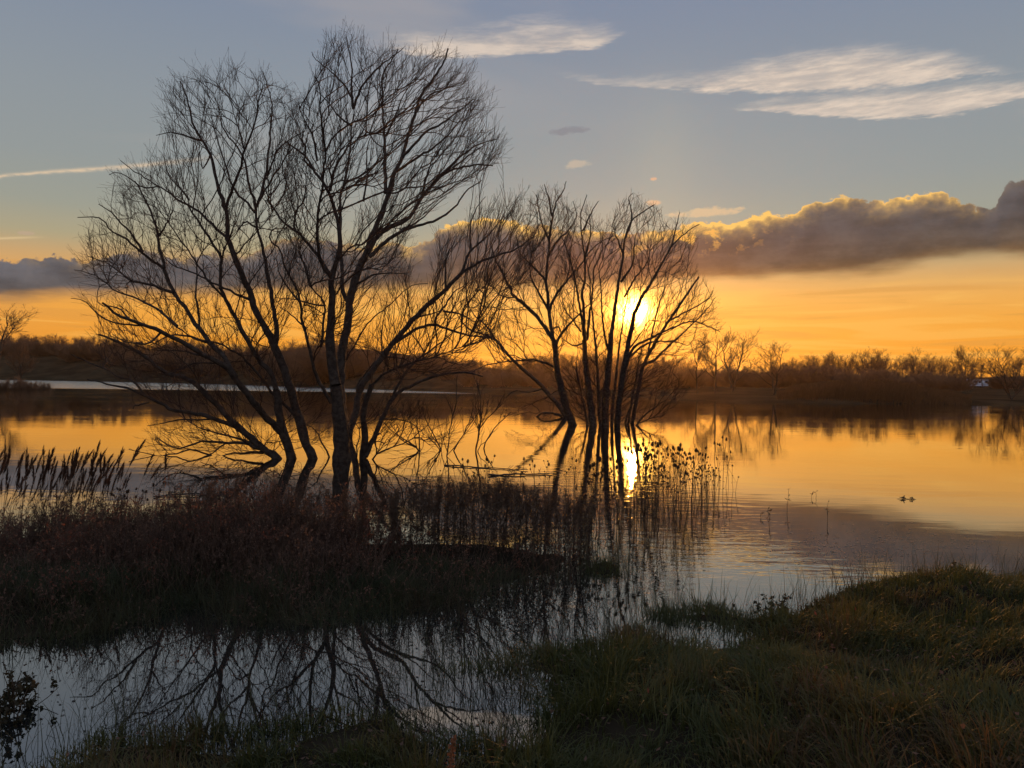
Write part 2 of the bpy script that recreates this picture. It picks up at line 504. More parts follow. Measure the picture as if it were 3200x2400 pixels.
M_brleaf = mat('bramble_leaf', (0.11, 0.068, 0.045), (0.28, 0.165, 0.105), 1.4, 0.8, trans=0.5, island=0.6, spec=0.15, c3=(0.24, 0.085, 0.05), patch=1.2)
M_reed = mat('reed_stem', (0.12, 0.078, 0.045), (0.17, 0.115, 0.065), 3.0, 0.8, trans=0.1, spec=0.15)
M_plume = mat('reed_plume', (0.085, 0.045, 0.030), (0.13, 0.075, 0.045), 6.0, 0.95, trans=0.3, island=0.4, spec=0.05)
M_teasel = mat('teasel_head', (0.050, 0.031, 0.019), (0.085, 0.050, 0.028), 20.0, 0.9, trans=0.12, spec=0.1)
M_tstem = mat('teasel_stem', (0.085, 0.052, 0.028), (0.12, 0.078, 0.040), 6.0, 0.85, trans=0.1, spec=0.1)
M_weed = mat('dry_weed_stem', (0.065, 0.043, 0.028), (0.10, 0.066, 0.040), 5.0, 0.9, trans=0.1, spec=0.1)
M_weedhead = mat('dry_weed_plume', (0.085, 0.056, 0.036), (0.14, 0.092, 0.058), 8.0, 0.95, trans=0.3, island=0.5, spec=0.05)
M_leaf = mat('green_leaf', (0.042, 0.045, 0.018), (0.080, 0.050, 0.022), 5.0, 0.6, trans=0.3, island=0.6, spec=0.3)
M_rust = mat('rust_dock', (0.22, 0.095, 0.045), (0.32, 0.15, 0.075), 10.0, 0.9, trans=0.25, island=0.5, spec=0.05)
M_goldreed = mat('reedbed_blade', (0.15, 0.086, 0.040), (0.26, 0.14, 0.06), 0.25, 0.9, trans=0.3, island=0.5, spec=0.1)
M_log = mat('wet_wood', (0.03, 0.022, 0.016), (0.06, 0.042, 0.03), 6.0, 0.5, bump=0.6)
M_white = mat('white_panel', (0.72, 0.74, 0.76), (0.66, 0.68, 0.70), 1.0, 0.4, spec=0.5)
M_glass = mat('dark_glass', (0.02, 0.022, 0.025), None, rough=0.15, spec=0.5)
M_rubber = mat('rubber', (0.02, 0.02, 0.02), None, rough=0.8)
M_trim = mat('grey_trim', (0.22, 0.23, 0.25), None, rough=0.5)
M_fleck = mat('floating_fleck', (0.30, 0.24, 0.16), (0.16, 0.11, 0.06), 4.0, 0.5, island=0.6)

# water
mw = bpy.data.materials.new('lake_water')
mw.use_nodes = True
t = mw.node_tree; t.nodes.clear(); q = NB(t)
g = t.nodes.new('ShaderNodeNewGeometry')
sp = t.nodes.new('ShaderNodeSeparateXYZ'); t.links.new(g.outputs['Position'], sp.inputs[0])
wx, wy = sp.outputs[0], sp.outputs[1]
# ripples: long soft swell, small ripples, and a wind-ruffled sheet far out on the left
r1 = q.noise(q.xyz(q.mul(wx, 0.35), q.mul(wy, 1.1)), 1.0, 3, 0.5)
r2 = q.noise(q.xyz(q.mul(wx, 1.6), q.mul(wy, 4.2), 3.0), 1.0, 3, 0.55)
patch_ = q.ss(q.noise(q.xyz(q.mul(wx, 0.06), q.mul(wy, 0.16), 5.0), 1.0, 3, 0.5), 0.42, 0.66)
wind = q.mul(q.ss(q.sub(wy, q.add(q.mul(wx, 0.17), 153.0)), -5.0, 6.0), q.ss(wx, 0.0, -14.0))
wnd = wind
farf = q.add(q.ss(wy, 6.0, 16.0, 0.25, 1.0), q.mul(q.ss(wy, 25.0, 150.0), 3.2))
teas_ = q.mul(q.mul(q.ss(wx, 0.3, 1.2), q.ss(wx, 4.6, 3.4)), q.mul(q.ss(wy, 7.0, 9.0), q.ss(wy, 26.0, 18.0)))
amp = q.add(q.mul(q.add(0.0012, q.mul(patch_, 0.0055)), farf), q.mul(teas_, 0.013))
h = q.add(q.mul(q.mul(r1, 0.0085), farf), q.mul(r2, amp))
h = q.add(h, q.mul(q.mul(q.noise(q.xyz(wx, q.mul(wy, 1.3), 9.0), 1.4, 3, 0.6), 0.5), wnd))
bn = t.nodes.new('ShaderNodeBump'); bn.inputs['Strength'].default_value = 1.0; bn.inputs['Distance'].default_value = 0.32
q.put(bn.inputs['Height'], h)
gl = t.nodes.new('ShaderNodeBsdfGlossy'); gl.inputs['Color'].default_value = (0.95, 0.95, 0.95, 1)
q.put(gl.inputs['Roughness'], q.add(0.012, q.mul(wnd, 0.16)))
t.links.new(bn.outputs[0], gl.inputs['Normal'])
df = t.nodes.new('ShaderNodeBsdfDiffuse'); df.inputs['Color'].default_value = (0.012, 0.014, 0.012, 1)
fr = t.nodes.new('ShaderNodeLayerWeight'); fr.inputs['Blend'].default_value = 0.5
t.links.new(bn.outputs[0], fr.inputs['Normal'])
refl = q.m('EXPONENT', q.mul(q.sub(1.0, fr.outputs['Facing']), -2.9))
mx = t.nodes.new('ShaderNodeMixShader'); t.links.new(refl, mx.inputs[0])
t.links.new(df.outputs[0], mx.inputs[1]); t.links.new(gl.outputs[0], mx.inputs[2])
o_ = t.nodes.new('ShaderNodeOutputMaterial'); t.links.new(mx.outputs[0], o_.inputs[0])
M_water = mw


# ------------------------------------------------------------------ terrain
def poly_world(pts): return [tuple(on_water(x, y)[:2]) for x, y in pts]

NEAR = poly_world([(-150, 1722), (-40, 1690), (60, 1645), (200, 1588), (350, 1576), (560, 1570), (640, 1550), (760, 1518), (860, 1506), (920, 1522),
                   (960, 1562), (1020, 1582), (1090, 1576), (1128, 1520), (1105, 1468), (1030, 1460), (960, 1458), (935, 1442), (1000, 1424), (1100, 1412), (1220, 1400), (1300, 1368), (1380, 1352),
                   (1430, 1368), (1480, 1385), (1560, 1378), (1560, 1362), (1450, 1348), (1400, 1330), (1440, 1315), (1540, 1308), (1600, 1322), (1690, 1318), (1770, 1300), (1850, 1272), (1960, 1254), (2080, 1246), (2150, 1258), (2200, 1250), (2300, 1248), (2500, 1255)])
NEAR += [(14, 7), (16, -6), (-8, -6), (-3.5, 2.0)]
STRIP = poly_world([(-700, 1400), (-100, 1408), (0, 1398), (120, 1394), (200, 1384), (300, 1352), (400, 1316), (440, 1304), (480, 1345), (600, 1358), (720, 1354), (850, 1337), (950, 1320), (1020, 1302),
                    (1120, 1266), (1190, 1252), (1262, 1240), (1285, 1222), (1262, 1196), (1150, 1174), (1000, 1166), (800, 1168), (650, 1172), (500, 1165), (300, 1158), (0, 1148), (-300, 1145), (-800, 1150)])
TUFT = poly_world([(1262, 1236), (1300, 1246), (1340, 1240), (1352, 1226), (1320, 1212), (1275, 1214)])


def seg_sd(P, poly):
    """signed distance, positive inside"""
    px, py = P[..., 0], P[..., 1]
    d = np.full(px.shape, 1e9); ins = np.zeros(px.shape, bool)
    for i in range(len(poly)):
        a = poly[i]; c = poly[(i + 1) % len(poly)]
        ex, ey = c[0] - a[0], c[1] - a[1]
        tt = np.clip(((px - a[0]) * ex + (py - a[1]) * ey) / (ex * ex + ey * ey + 1e-12), 0, 1)
        d = np.minimum(d, np.hypot(px - a[0] - tt * ex, py - a[1] - tt * ey))
        cr = (a[1] > py) != (c[1] > py)
        ins ^= cr & (px < (c[0] - a[0]) * (py - a[1]) / (c[1] - a[1] + 1e-12) + a[0])
    return np.where(ins, d, -d)


def vnoise(x, y, seed):
    r = np.random.default_rng(seed)
    tab = r.random((64, 64))
    xi = np.floor(x).astype(int); yi = np.floor(y).astype(int)
    fx = x - xi; fy = y - yi
    fx = fx * fx * (3 - 2 * fx); fy = fy * fy * (3 - 2 * fy)
    g_ = lambda i, j: tab[i % 64, j % 64]
    return (g_(xi, yi) * (1 - fx) + g_(xi + 1, yi) * fx) * (1 - fy) + (g_(xi, yi + 1) * (1 - fx) + g_(xi + 1, yi + 1) * fx) * fy


def sstep(x, a, c):
    u = np.clip((x - a) / (c - a), 0, 1)
    return u * u * (3 - 2 * u)


SHORE_PX = [(-700, 830), (-200, 817), (0, 820.5), (150, 823), (300, 826), (450, 829.5), (600, 834), (750, 839.5), (900, 845), (1000, 848.5), (1100, 851), (1250, 854), (1400, 859), (1500, 864), (1600, 868), (1750, 871), (1900, 872.5), (2050, 873), (2212, 874), (2500, 874), (3000, 880)]
sh_az = []; sh_d = []
for p in SHORE_PX:
    w_ = on_water(*p)
    if w_[1] < 0 or math.hypot(w_[0], w_[1]) > 700: w_ = np.array([p[0] - 1106, 1700, 0]) * 0.35
    sh_az.append(math.atan2(w_[0], w_[1])); sh_d.append(math.hypot(w_[0], w_[1]))
sh_az = [-PI, -1.2] + sh_az + [1.2, PI]; sh_d = [420, 420] + sh_d + [110, 300]


def height(x, y):
    """ground height at world x, y (arrays)"""
    P = np.stack([x, y], axis=-1)
    r = np.hypot(x, y); a = np.arctan2(x, y)
    h = np.full(x.shape, -0.6)
    nearm = r < 60
    if nearm.any():
        Pn = P[nearm]; xn, yn = Pn[:, 0], Pn[:, 1]
        n_ = vnoise(xn * 1.1, yn * 1.1, 1) - .5; n2_ = vnoise(xn * 3.1, yn * 3.1, 2) - .5
        s1 = seg_sd(Pn, NEAR)
        h1 = np.where(s1 > 0, 0.15 * sstep(s1, -0.05, 1.3) + 0.20 * sstep(s1, 0.8, 3.2) + n_ * 0.15 * sstep(s1, 0.1, 1.2) + 0.13 * np.exp(-((xn - 4.3) ** 2 / 1.6 + (yn - 7.6) ** 2 / .5)) + n2_ * 0.06 * sstep(s1, 0, .6) - 0.02, np.maximum(s1 * 0.45 - 0.02, -0.6))
        s2 = seg_sd(Pn, STRIP)
        h2 = np.where(s2 > 0, 0.12 * sstep(s2, 0, 1.0) + n2_ * 0.08 * sstep(s2, 0, .6) - 0.02, np.maximum(s2 * 0.4 - 0.02, -0.6))
        s3 = seg_sd(Pn, TUFT)
        h3 = np.where(s3 > 0, 0.10 * sstep(s3, 0, .3) - 0.01, np.maximum(s3 * 0.5, -0.6))
        h[nearm] = np.maximum(np.maximum(h1, h2), np.maximum(h3, -0.6))
    sd_ = np.interp(a, sh_az, sh_d)
    e = r - sd_ + (vnoise(a * 60, r * 0 + 1.5, 5) - .5) * 3
    f = -0.6 + 0.6 * sstep(e, -6, 0) + 0.55 * sstep(e, 0, 7) + np.clip(e - 5, 0, 160) * 0.018
    f += (vnoise(x * 0.05, y * 0.05, 6) - .5) * 0.9 * sstep(e, 10, 50)
    left = sstep(a, 0.10, -0.25)
    f += left * (14 * sstep(e, 10, 120)) + (1 - left) * 3.0 * sstep(e, 165, 250)
    hill = 20 + 13 * vnoise(a * 9, a * 0, 8) + 8 * vnoise(a * 23, a * 0 + 2, 9)
    f += sstep(r, 620, 1150) * hill * 0.42
    return np.where(r > 60, f, h)


def hz(x, y): return float(height(np.array([float(x)]), np.array([float(y)]))[0])


# polar sheet, fine in front of the camera
rad = np.concatenate([[0.0], np.geomspace(0.8, 16, 150), np.geomspace(16.5, 60, 26), np.geomspace(63, 700, 150), np.geomspace(715, 1500, 34)])
angs = np.concatenate([np.linspace(-PI, -0.85, 60, endpoint=False), np.linspace(-0.85, 0.85, 420, endpoint=False), np.linspace(0.85, PI, 60, endpoint=False)])
RR, AA = np.meshgrid(rad, angs, indexing='ij')
gx, gy = RR * np.sin(AA), RR * np.cos(AA)
gz = height(gx, gy)
nr, na = RR.shape
idx = np.arange(nr * na).reshape(nr, na); nx = np.roll(idx, -1, axis=1)
gm = MB()
gm.add(np.stack([gx, gy, gz], -1).reshape(-1, 3), np.stack([idx[:-1], nx[:-1], nx[1:], idx[1:]], -1).reshape(-1, 4)[:, ::-1])
ground = gm.build('ground', M_ground)
tag(ground, 'dark damp earth of the near bank, the flooded strip and the far shore', None, None, 'structure')

wm = MB()
wr = np.array([0.0, 3, 10, 40, 150, 700, 1480]); wa = np.linspace(0, 2 * PI, 48, endpoint=False)
WR, WA = np.meshgrid(wr, wa, indexing='ij')
idx = np.arange(WR.size).reshape(WR.shape); nx = np.roll(idx, -1, axis=1)
wm.add(np.stack([WR * np.sin(WA), WR * np.cos(WA), WR * 0], -1).reshape(-1, 3), np.stack([idx[:-1], nx[:-1], nx[1:], idx[1:]], -1).reshape(-1, 4)[:, ::-1])
water = wm.build('water', M_water)
tag(water, 'calm flooded lake mirroring the orange sunset sky', None, None, 'structure')


# ------------------------------------------------------------------ branching
def norm(v): return v / (np.linalg.norm(v, axis=-1, keepdims=True) + 1e-9)


def spawn(P, R, dens, t0, Lr, ang, n, up=0.1, wig=0.1, rtip=0.003, rmax=0.012, t1=1.0, tipbias=0.0, lscale=None, r=rng, taper=0.5):
    """children along parent polylines. P (B,m,3), R (B,m). returns (C,n,3), (C,n)"""
    B, m = P.shape[:2]
    if B == 0: return np.zeros((0, n, 3)), np.zeros((0, n))
    seg = np.linalg.norm(np.diff(P, axis=1), axis=2)
    L = seg.sum(1)
    cnt = r.poisson(np.maximum(L * dens * (t1 - t0), 0.02))
    pi = np.repeat(np.arange(B), cnt)
    C = len(pi)
    if C == 0: return np.zeros((0, n, 3)), np.zeros((0, n))
    u = r.random(C)
    if tipbias: u = u ** (1 / (1 + tipbias))
    tt = t0 + (t1 - t0) * u
    f = tt * (m - 1); i = np.minimum(f.astype(int), m - 2); w = (f - i)[:, None]
    pos = P[pi, i] * (1 - w) + P[pi, i + 1] * w
    T = norm(P[pi, i + 1] - P[pi, i])
    rp = R[pi, i] * (1 - w[:, 0]) + R[pi, i + 1] * w[:, 0]
    q_ = r.normal(size=(C, 3))
    N = norm(q_ - (q_ * T).sum(1, keepdims=True) * T)
    a_ = np.radians(r.uniform(ang[0], ang[1], C))[:, None]
    D = norm(np.cos(a_) * T + np.sin(a_) * N)
    Ln = r.uniform(Lr[0], Lr[1], C) * (1 - taper * tt)
    if lscale is not None: Ln = Ln * np.minimum(1.0, lscale * L[pi])
    out = np.empty((C, n, 3)); out[:, 0] = pos
    st = (Ln / (n - 1))[:, None]
    for k in range(1, n):
        D = norm(D + np.array([0, 0, up]) + r.normal(size=(C, 3)) * wig)
        out[:, k] = out[:, k - 1] + D * st
    r0 = np.minimum(rp * 0.7, rmax)
    ra = r0[:, None] + (np.minimum(rtip, r0) - r0)[:, None] * np.linspace(0, 1, n)[None]
    return out, ra


def cat_tubes(mb, lst, k=3):
    for P, R in lst: mb.tubes(P, R, k)


def resample(pts, n):
    pts = np.asarray(pts, float)
    s = np.concatenate([[0], np.cumsum(np.linalg.norm(np.diff(pts, axis=0), axis=1))])
    # Catmull-Rom through the points
    e = np.vstack([2 * pts[0] - pts[1], pts, 2 * pts[-1] - pts[-2]])
    u = np.linspace(0, s[-1], n)
    i = np.clip(np.searchsorted(s, u, side='right') - 1, 0, len(pts) - 2)
    w = ((u - s[i]) / (s[i + 1] - s[i] + 1e-9))[:, None]
    p0, p1, p2, p3 = e[i], e[i + 1], e[i + 2], e[i + 3]
    return 0.5 * (2 * p1 + (p2 - p0) * w + (2 * p0 - 5 * p1 + 4 * p2 - p3) * w ** 2 + (3 * p1 - p0 - 3 * p2 + p3) * w ** 3)


WIN = {1: (138.25, 241.9), 2: (553, 34.6), 3: (138.25, 622.1), 4: (553, 414.75), 5: (553, 691.25), 6: (1023, 359.5), 7: (1023, 622.1)}


def parse(s):
    out = []; w = 1
    for tok in s.split():
        if tok.endswith(':'): w = int(tok[:-1]); continue
        x, y = tok.split(',')
        out.append((WIN[w][0] + float(x) / 4, WIN[w][1] + float(y) / 4))
    return out


def inside(px, py, poly):
    ins = np.zeros(px.shape, bool)
    for i in range(len(poly)):
        a = poly[i]; c = poly[(i + 1) % len(poly)]
        cr = (a[1] > py) != (c[1] > py)
        ins ^= cr & (px < (c[0] - a[0]) * (py - a[1]) / (c[1] - a[1] + 1e-12) + a[0])
    return ins


def crown_growth(nodes, tang, nid, org, spec, r, rad1):
    """fills a crown volume with branches: every point joins the nearest branch, thick limbs first (a spanning tree)
    nodes (M,3) limb points, tang (M,3) limb directions, nid (M) stem index. Returns per stem a list of tubes"""
    pts = []
    for poly, n, depth in spec:
        P_ = np.array(poly, float)
        lo, hi = P_.min(0), P_.max(0)
        X_ = r.uniform(lo[0], hi[0], n * 5); Y_ = r.uniform(lo[1], hi[1], n * 5)
        k = np.where(inside(X_ + 26 * (vnoise(X_ / 34, Y_ / 34, 61) - .5), Y_ + 26 * (vnoise(X_ / 34, Y_ / 34, 62) - .5), poly) & (vnoise(X_ / 38, Y_ / 38, 63) > .27 * r.random(n * 5) + .1))[0][:n]
        X_, Y_ = X_[k], Y_[k]
        dd = org[1] + np.clip(r.normal(size=len(k)), -1.7, 1.7) * depth * .62
        pts.append(np.stack([at(a_, b_, d_) for a_, b_, d_ in zip(X_, Y_, dd)]))
    A = np.concatenate(pts)
    A = A[A[:, 2] > .05]
    K = len(A); Mn = len(nodes)
    pos = np.concatenate([nodes, A]); T = np.concatenate([norm(tang), np.zeros((K, 3))])
    par = np.full(Mn + K, -1); pl = np.zeros(Mn + K); sid = np.concatenate([nid, np.zeros(K, int)])

    dst_rad = norm(norm(A - (org + np.array([0, 0, .3]))) + np.array([0, 0, .45]))

    def cost(src, dst):
        d = dst - src[0]
        L_ = np.sqrt((d * d).sum(-1)) + 1e-6
        back = (d @ src[1]) / L_
        rad_ = (d * dst_rad).sum(-1) / L_
        return L_ * (1 + .9 * np.maximum(0, .75 - back) + 1.3 * (1 - rad_)) + .40 * src[2] + .4 * np.maximum(0, -d[:, 2])
    best = np.full(K, 1e9); bp = np.zeros(K, int)
    for j in range(Mn):
        c = cost((nodes[j], T[j], 0.0), A)
        m = c < best
        best[m] = c[m]; bp[m] = j
    free = np.ones(K, bool); order = []
    for _ in range(K):
        q_ = np.where(free, best, 1e18)
        k = int(q_.argmin()); free[k] = False
        i = Mn + k; p = bp[k]
        par[i] = p; sid[i] = sid[p]
        e = pos[i] - pos[p]; le = np.linalg.norm(e)
        pl[i] = pl[p] + le; T[i] = norm(e * .6 + T[p] * le * .4)
        order.append(i)
        c = cost((pos[i], T[i], pl[i]), A)
        m = free & (c < best)
        best[m] = c[m]; bp[m] = i
    cnt = np.ones(Mn + K)
    for i in reversed(order): cnt[par[i]] += cnt[i]
    # relax the zigzag
    for _ in range(2):
        sm = np.zeros_like(pos); nc = np.zeros(Mn + K)
        np.add.at(sm, par[order], pos[order]); np.add.at(nc, par[order], 1)
        o_ = np.array(order); new = pos.copy()
        has = nc[o_] > 0
        oo = o_[has]
        new[oo] = .5 * pos[oo] + .25 * pos[par[oo]] + .25 * sm[oo] / nc[oo][:, None]
        pos = new
    o_ = np.array(order); p_ = par[o_]
    d_in = np.where((p_ >= Mn)[:, None], pos[p_] - pos[np.maximum(par[p_], 0)], T[p_])
    L_ = np.linalg.norm(pos[o_] - pos[p_], axis=1, keepdims=True)
    mid = (pos[p_] + pos[o_]) / 2 + norm(d_in) * L_ * .10 + r.normal(size=(K, 3)) * L_ * .02
    P = np.stack([pos[p_], mid, pos[o_]], 1)
    ro = np.minimum(rad1 * cnt[o_] ** .40, .022); ri = np.minimum(rad1 * np.minimum(cnt[p_], cnt[o_] + 3) ** .40, ro * 1.35)
    return P, np.stack([ri, (ri + ro) / 2, ro], 1), sid[o_], cnt[o_]


def willow(name, label, cat, group, stems, dscale=1.0, twig=1.0, seed=1, twr=1.0, crown=None, rad1=.0034, fine=4.7):
    """stems: list of lists of limbs; a limb is (width0, width1, trace[, 'w'])  widths in quarter picture units; 'w' = starts in the water"""
    r = np.random.default_rng(seed)
    ns = []
    for limbs in stems:
        ns.append([L for L in limbs if len(L) < 4])
        ns += [[L] for L in limbs if len(L) > 3]
    stems = ns
    all_px = []; all_d = []
    first = parse(stems[0][0][2])[0]
    root = empty(name, on_water(*first), label, cat, group)
    org = np.array(root.location)
    sn, stn, sti, stem_objs = [], [], [], []
    for si, limbs in enumerate(stems):
        wood = MB(); groups = {}
        for li, L in enumerate(limbs):
            w0, w1, tr = L[0], L[1], L[2]
            px = parse(tr)
            if li == 0 or (len(L) > 3 and L[3] == 'w'):
                d0 = on_water(*px[0])[1]
            else:
                A = np.array(all_px); k = np.argmin(((A - np.array(px[0])) ** 2).sum(1)); d0 = all_d[k]
            plen = sum(math.dist(px[i], px[i + 1]) for i in range(len(px) - 1))
            mpp = d0 / FPX
            drift = r.uniform(0.12, 0.55) * r.choice([-1, 1]) * (0.35 if li == 0 else 1.0)
            acc = 0; pts = []
            for i, p in enumerate(px):
                if i: acc += math.dist(px[i - 1], p)
                pts.append(at(p[0], p[1], d0 + drift * acc * mpp))
            if li == 0 or (len(L) > 3 and L[3] == 'w'):
                pts.insert(0, pts[0] + np.array([0.02, 0, -0.55]) - (pts[1] - pts[0]) * 0.05)
            n = max(8, int(plen * mpp / 0.16))
            C = resample(pts, n)
            wob = r.normal(size=C.shape) * 0.012; wob[0] = 0
            C = C + wob * min(1.0, mpp * 80)
            R = (np.linspace(w0, w1, n) / 4 / 2) * mpp
            R = np.maximum(R * (1 + r.normal(size=n) * 0.05), 0.004)
            if li == 0: R[:3] *= np.array([1.15, 1.1, 1.04])
            wood.tubes((C - org)[None], R[None], 10 if w0 > 40 else 7)
            # register picture positions so that later limbs find the depth they grow from
            Q = C - np.array([0, 0, CH])
            dd = Q[:, 1]
            all_px += list(zip(1106 + FPX * (Q @ Rv) / dd, 829.5 - FPX * (Q @ Uv) / dd)); all_d += list(dd)
            groups.setdefault(n, []).append((C - org, R, w0, li))
            k0 = int(n * (.5 if w0 > 60 else .12))
            sn.append(C[k0:]); stn.append(np.gradient(C, axis=0)[k0:]); sti.append(np.full(n - k0, si))
        tw = MB()
        for n, lst in groups.items():
            P = np.array([a for a, *_ in lst]); R = np.array([c for _, c, *_ in lst])
            thick = np.array([w for *_, w, _ in lst])
            if crown:
                a3 = spawn(P, R, 2.2, .15, (.10, .45), (25, 60), 5, up=.06, wig=.06, rtip=.0026 * twr, rmax=.0045 * twr, r=r)
                ok = (a3[0][:, :, 2] + org[2]).min(1) > 0
                tw.tubes(a3[0][ok], a3[1][ok], 3)
                continue
            sel = thick > 15
            a0 = spawn(P[sel], R[sel], 2.0 * twig, 0.22, (0.8, 2.3), (18, 42), 10, up=0.09, wig=0.045, rtip=0.005 * twr, rmax=0.018, tipbias=0.1, lscale=0.45, r=r, taper=0.72)
            for (P_, R_), t0, dens in (((P[thick > 45], R[thick > 45]), 0.42, 3.0), ((P[thick <= 45], R[thick <= 45]), 0.10, 7.5), (a0, 0.12, 8.5)):
                if not len(P_): continue
                a1 = spawn(P_, R_, dens * twig, t0, (0.45, 1.45), (18, 44), 8, up=0.09, wig=0.05, rtip=0.0040 * twr, rmax=0.012, tipbias=0.25, lscale=0.55, r=r, taper=0.75)
                a2 = spawn(a1[0], a1[1], 9.0 * twig, 0.10, (0.22, 0.72), (18, 42), 5, up=0.07, wig=0.06, rtip=0.0036 * twr, rmax=0.0075 * twr, r=r)
                a3 = spawn(a2[0], a2[1], 7.0 * twig, 0.15, (0.10, 0.36), (18, 42), 4, up=0.05, wig=0.07, rtip=0.0032 * twr, rmax=0.0050 * twr, r=r)
                for (A_, B_) in (a1, a2, a3):
                    if len(A_):
                        ok = (A_[:, :, 2] + org[2]).min(1) > -0.1
                        tw.tubes(A_[ok], B_[ok], 3)
            if len(a0[0]): tw.tubes(a0[0], a0[1], 4)
        st = wood.build('stem', M_bark, root)
        stem_objs.append((st, tw))
    if crown:
        P, R, sid, cnt = crown_growth(np.concatenate(sn), np.concatenate(stn), np.concatenate(sti), org, crown, r, rad1)
        for si, (st, tw) in enumerate(stem_objs):
            k = sid == si
            if not k.any(): continue
            tw.tubes(P[k] - org, R[k], 3)
            k &= cnt <= 9
            f1 = spawn(P[k] - org, R[k], fine, .1, (.20, .62), (14, 36), 5, up=.07, wig=.04, rtip=.0024 * twr, rmax=.0036 * twr, r=r, taper=.1)
            f2 = spawn(f1[0], f1[1], fine * .6, .15, (.10, .28), (16, 38), 3, up=.04, wig=.05, rtip=.0022 * twr, rmax=.003 * twr, r=r)
            tw.tubes(f1[0], f1[1], 3); tw.tubes(f2[0], f2[1], 3)
    for st, tw in stem_objs: tw.build('twigs', M_twig, st)
    return root


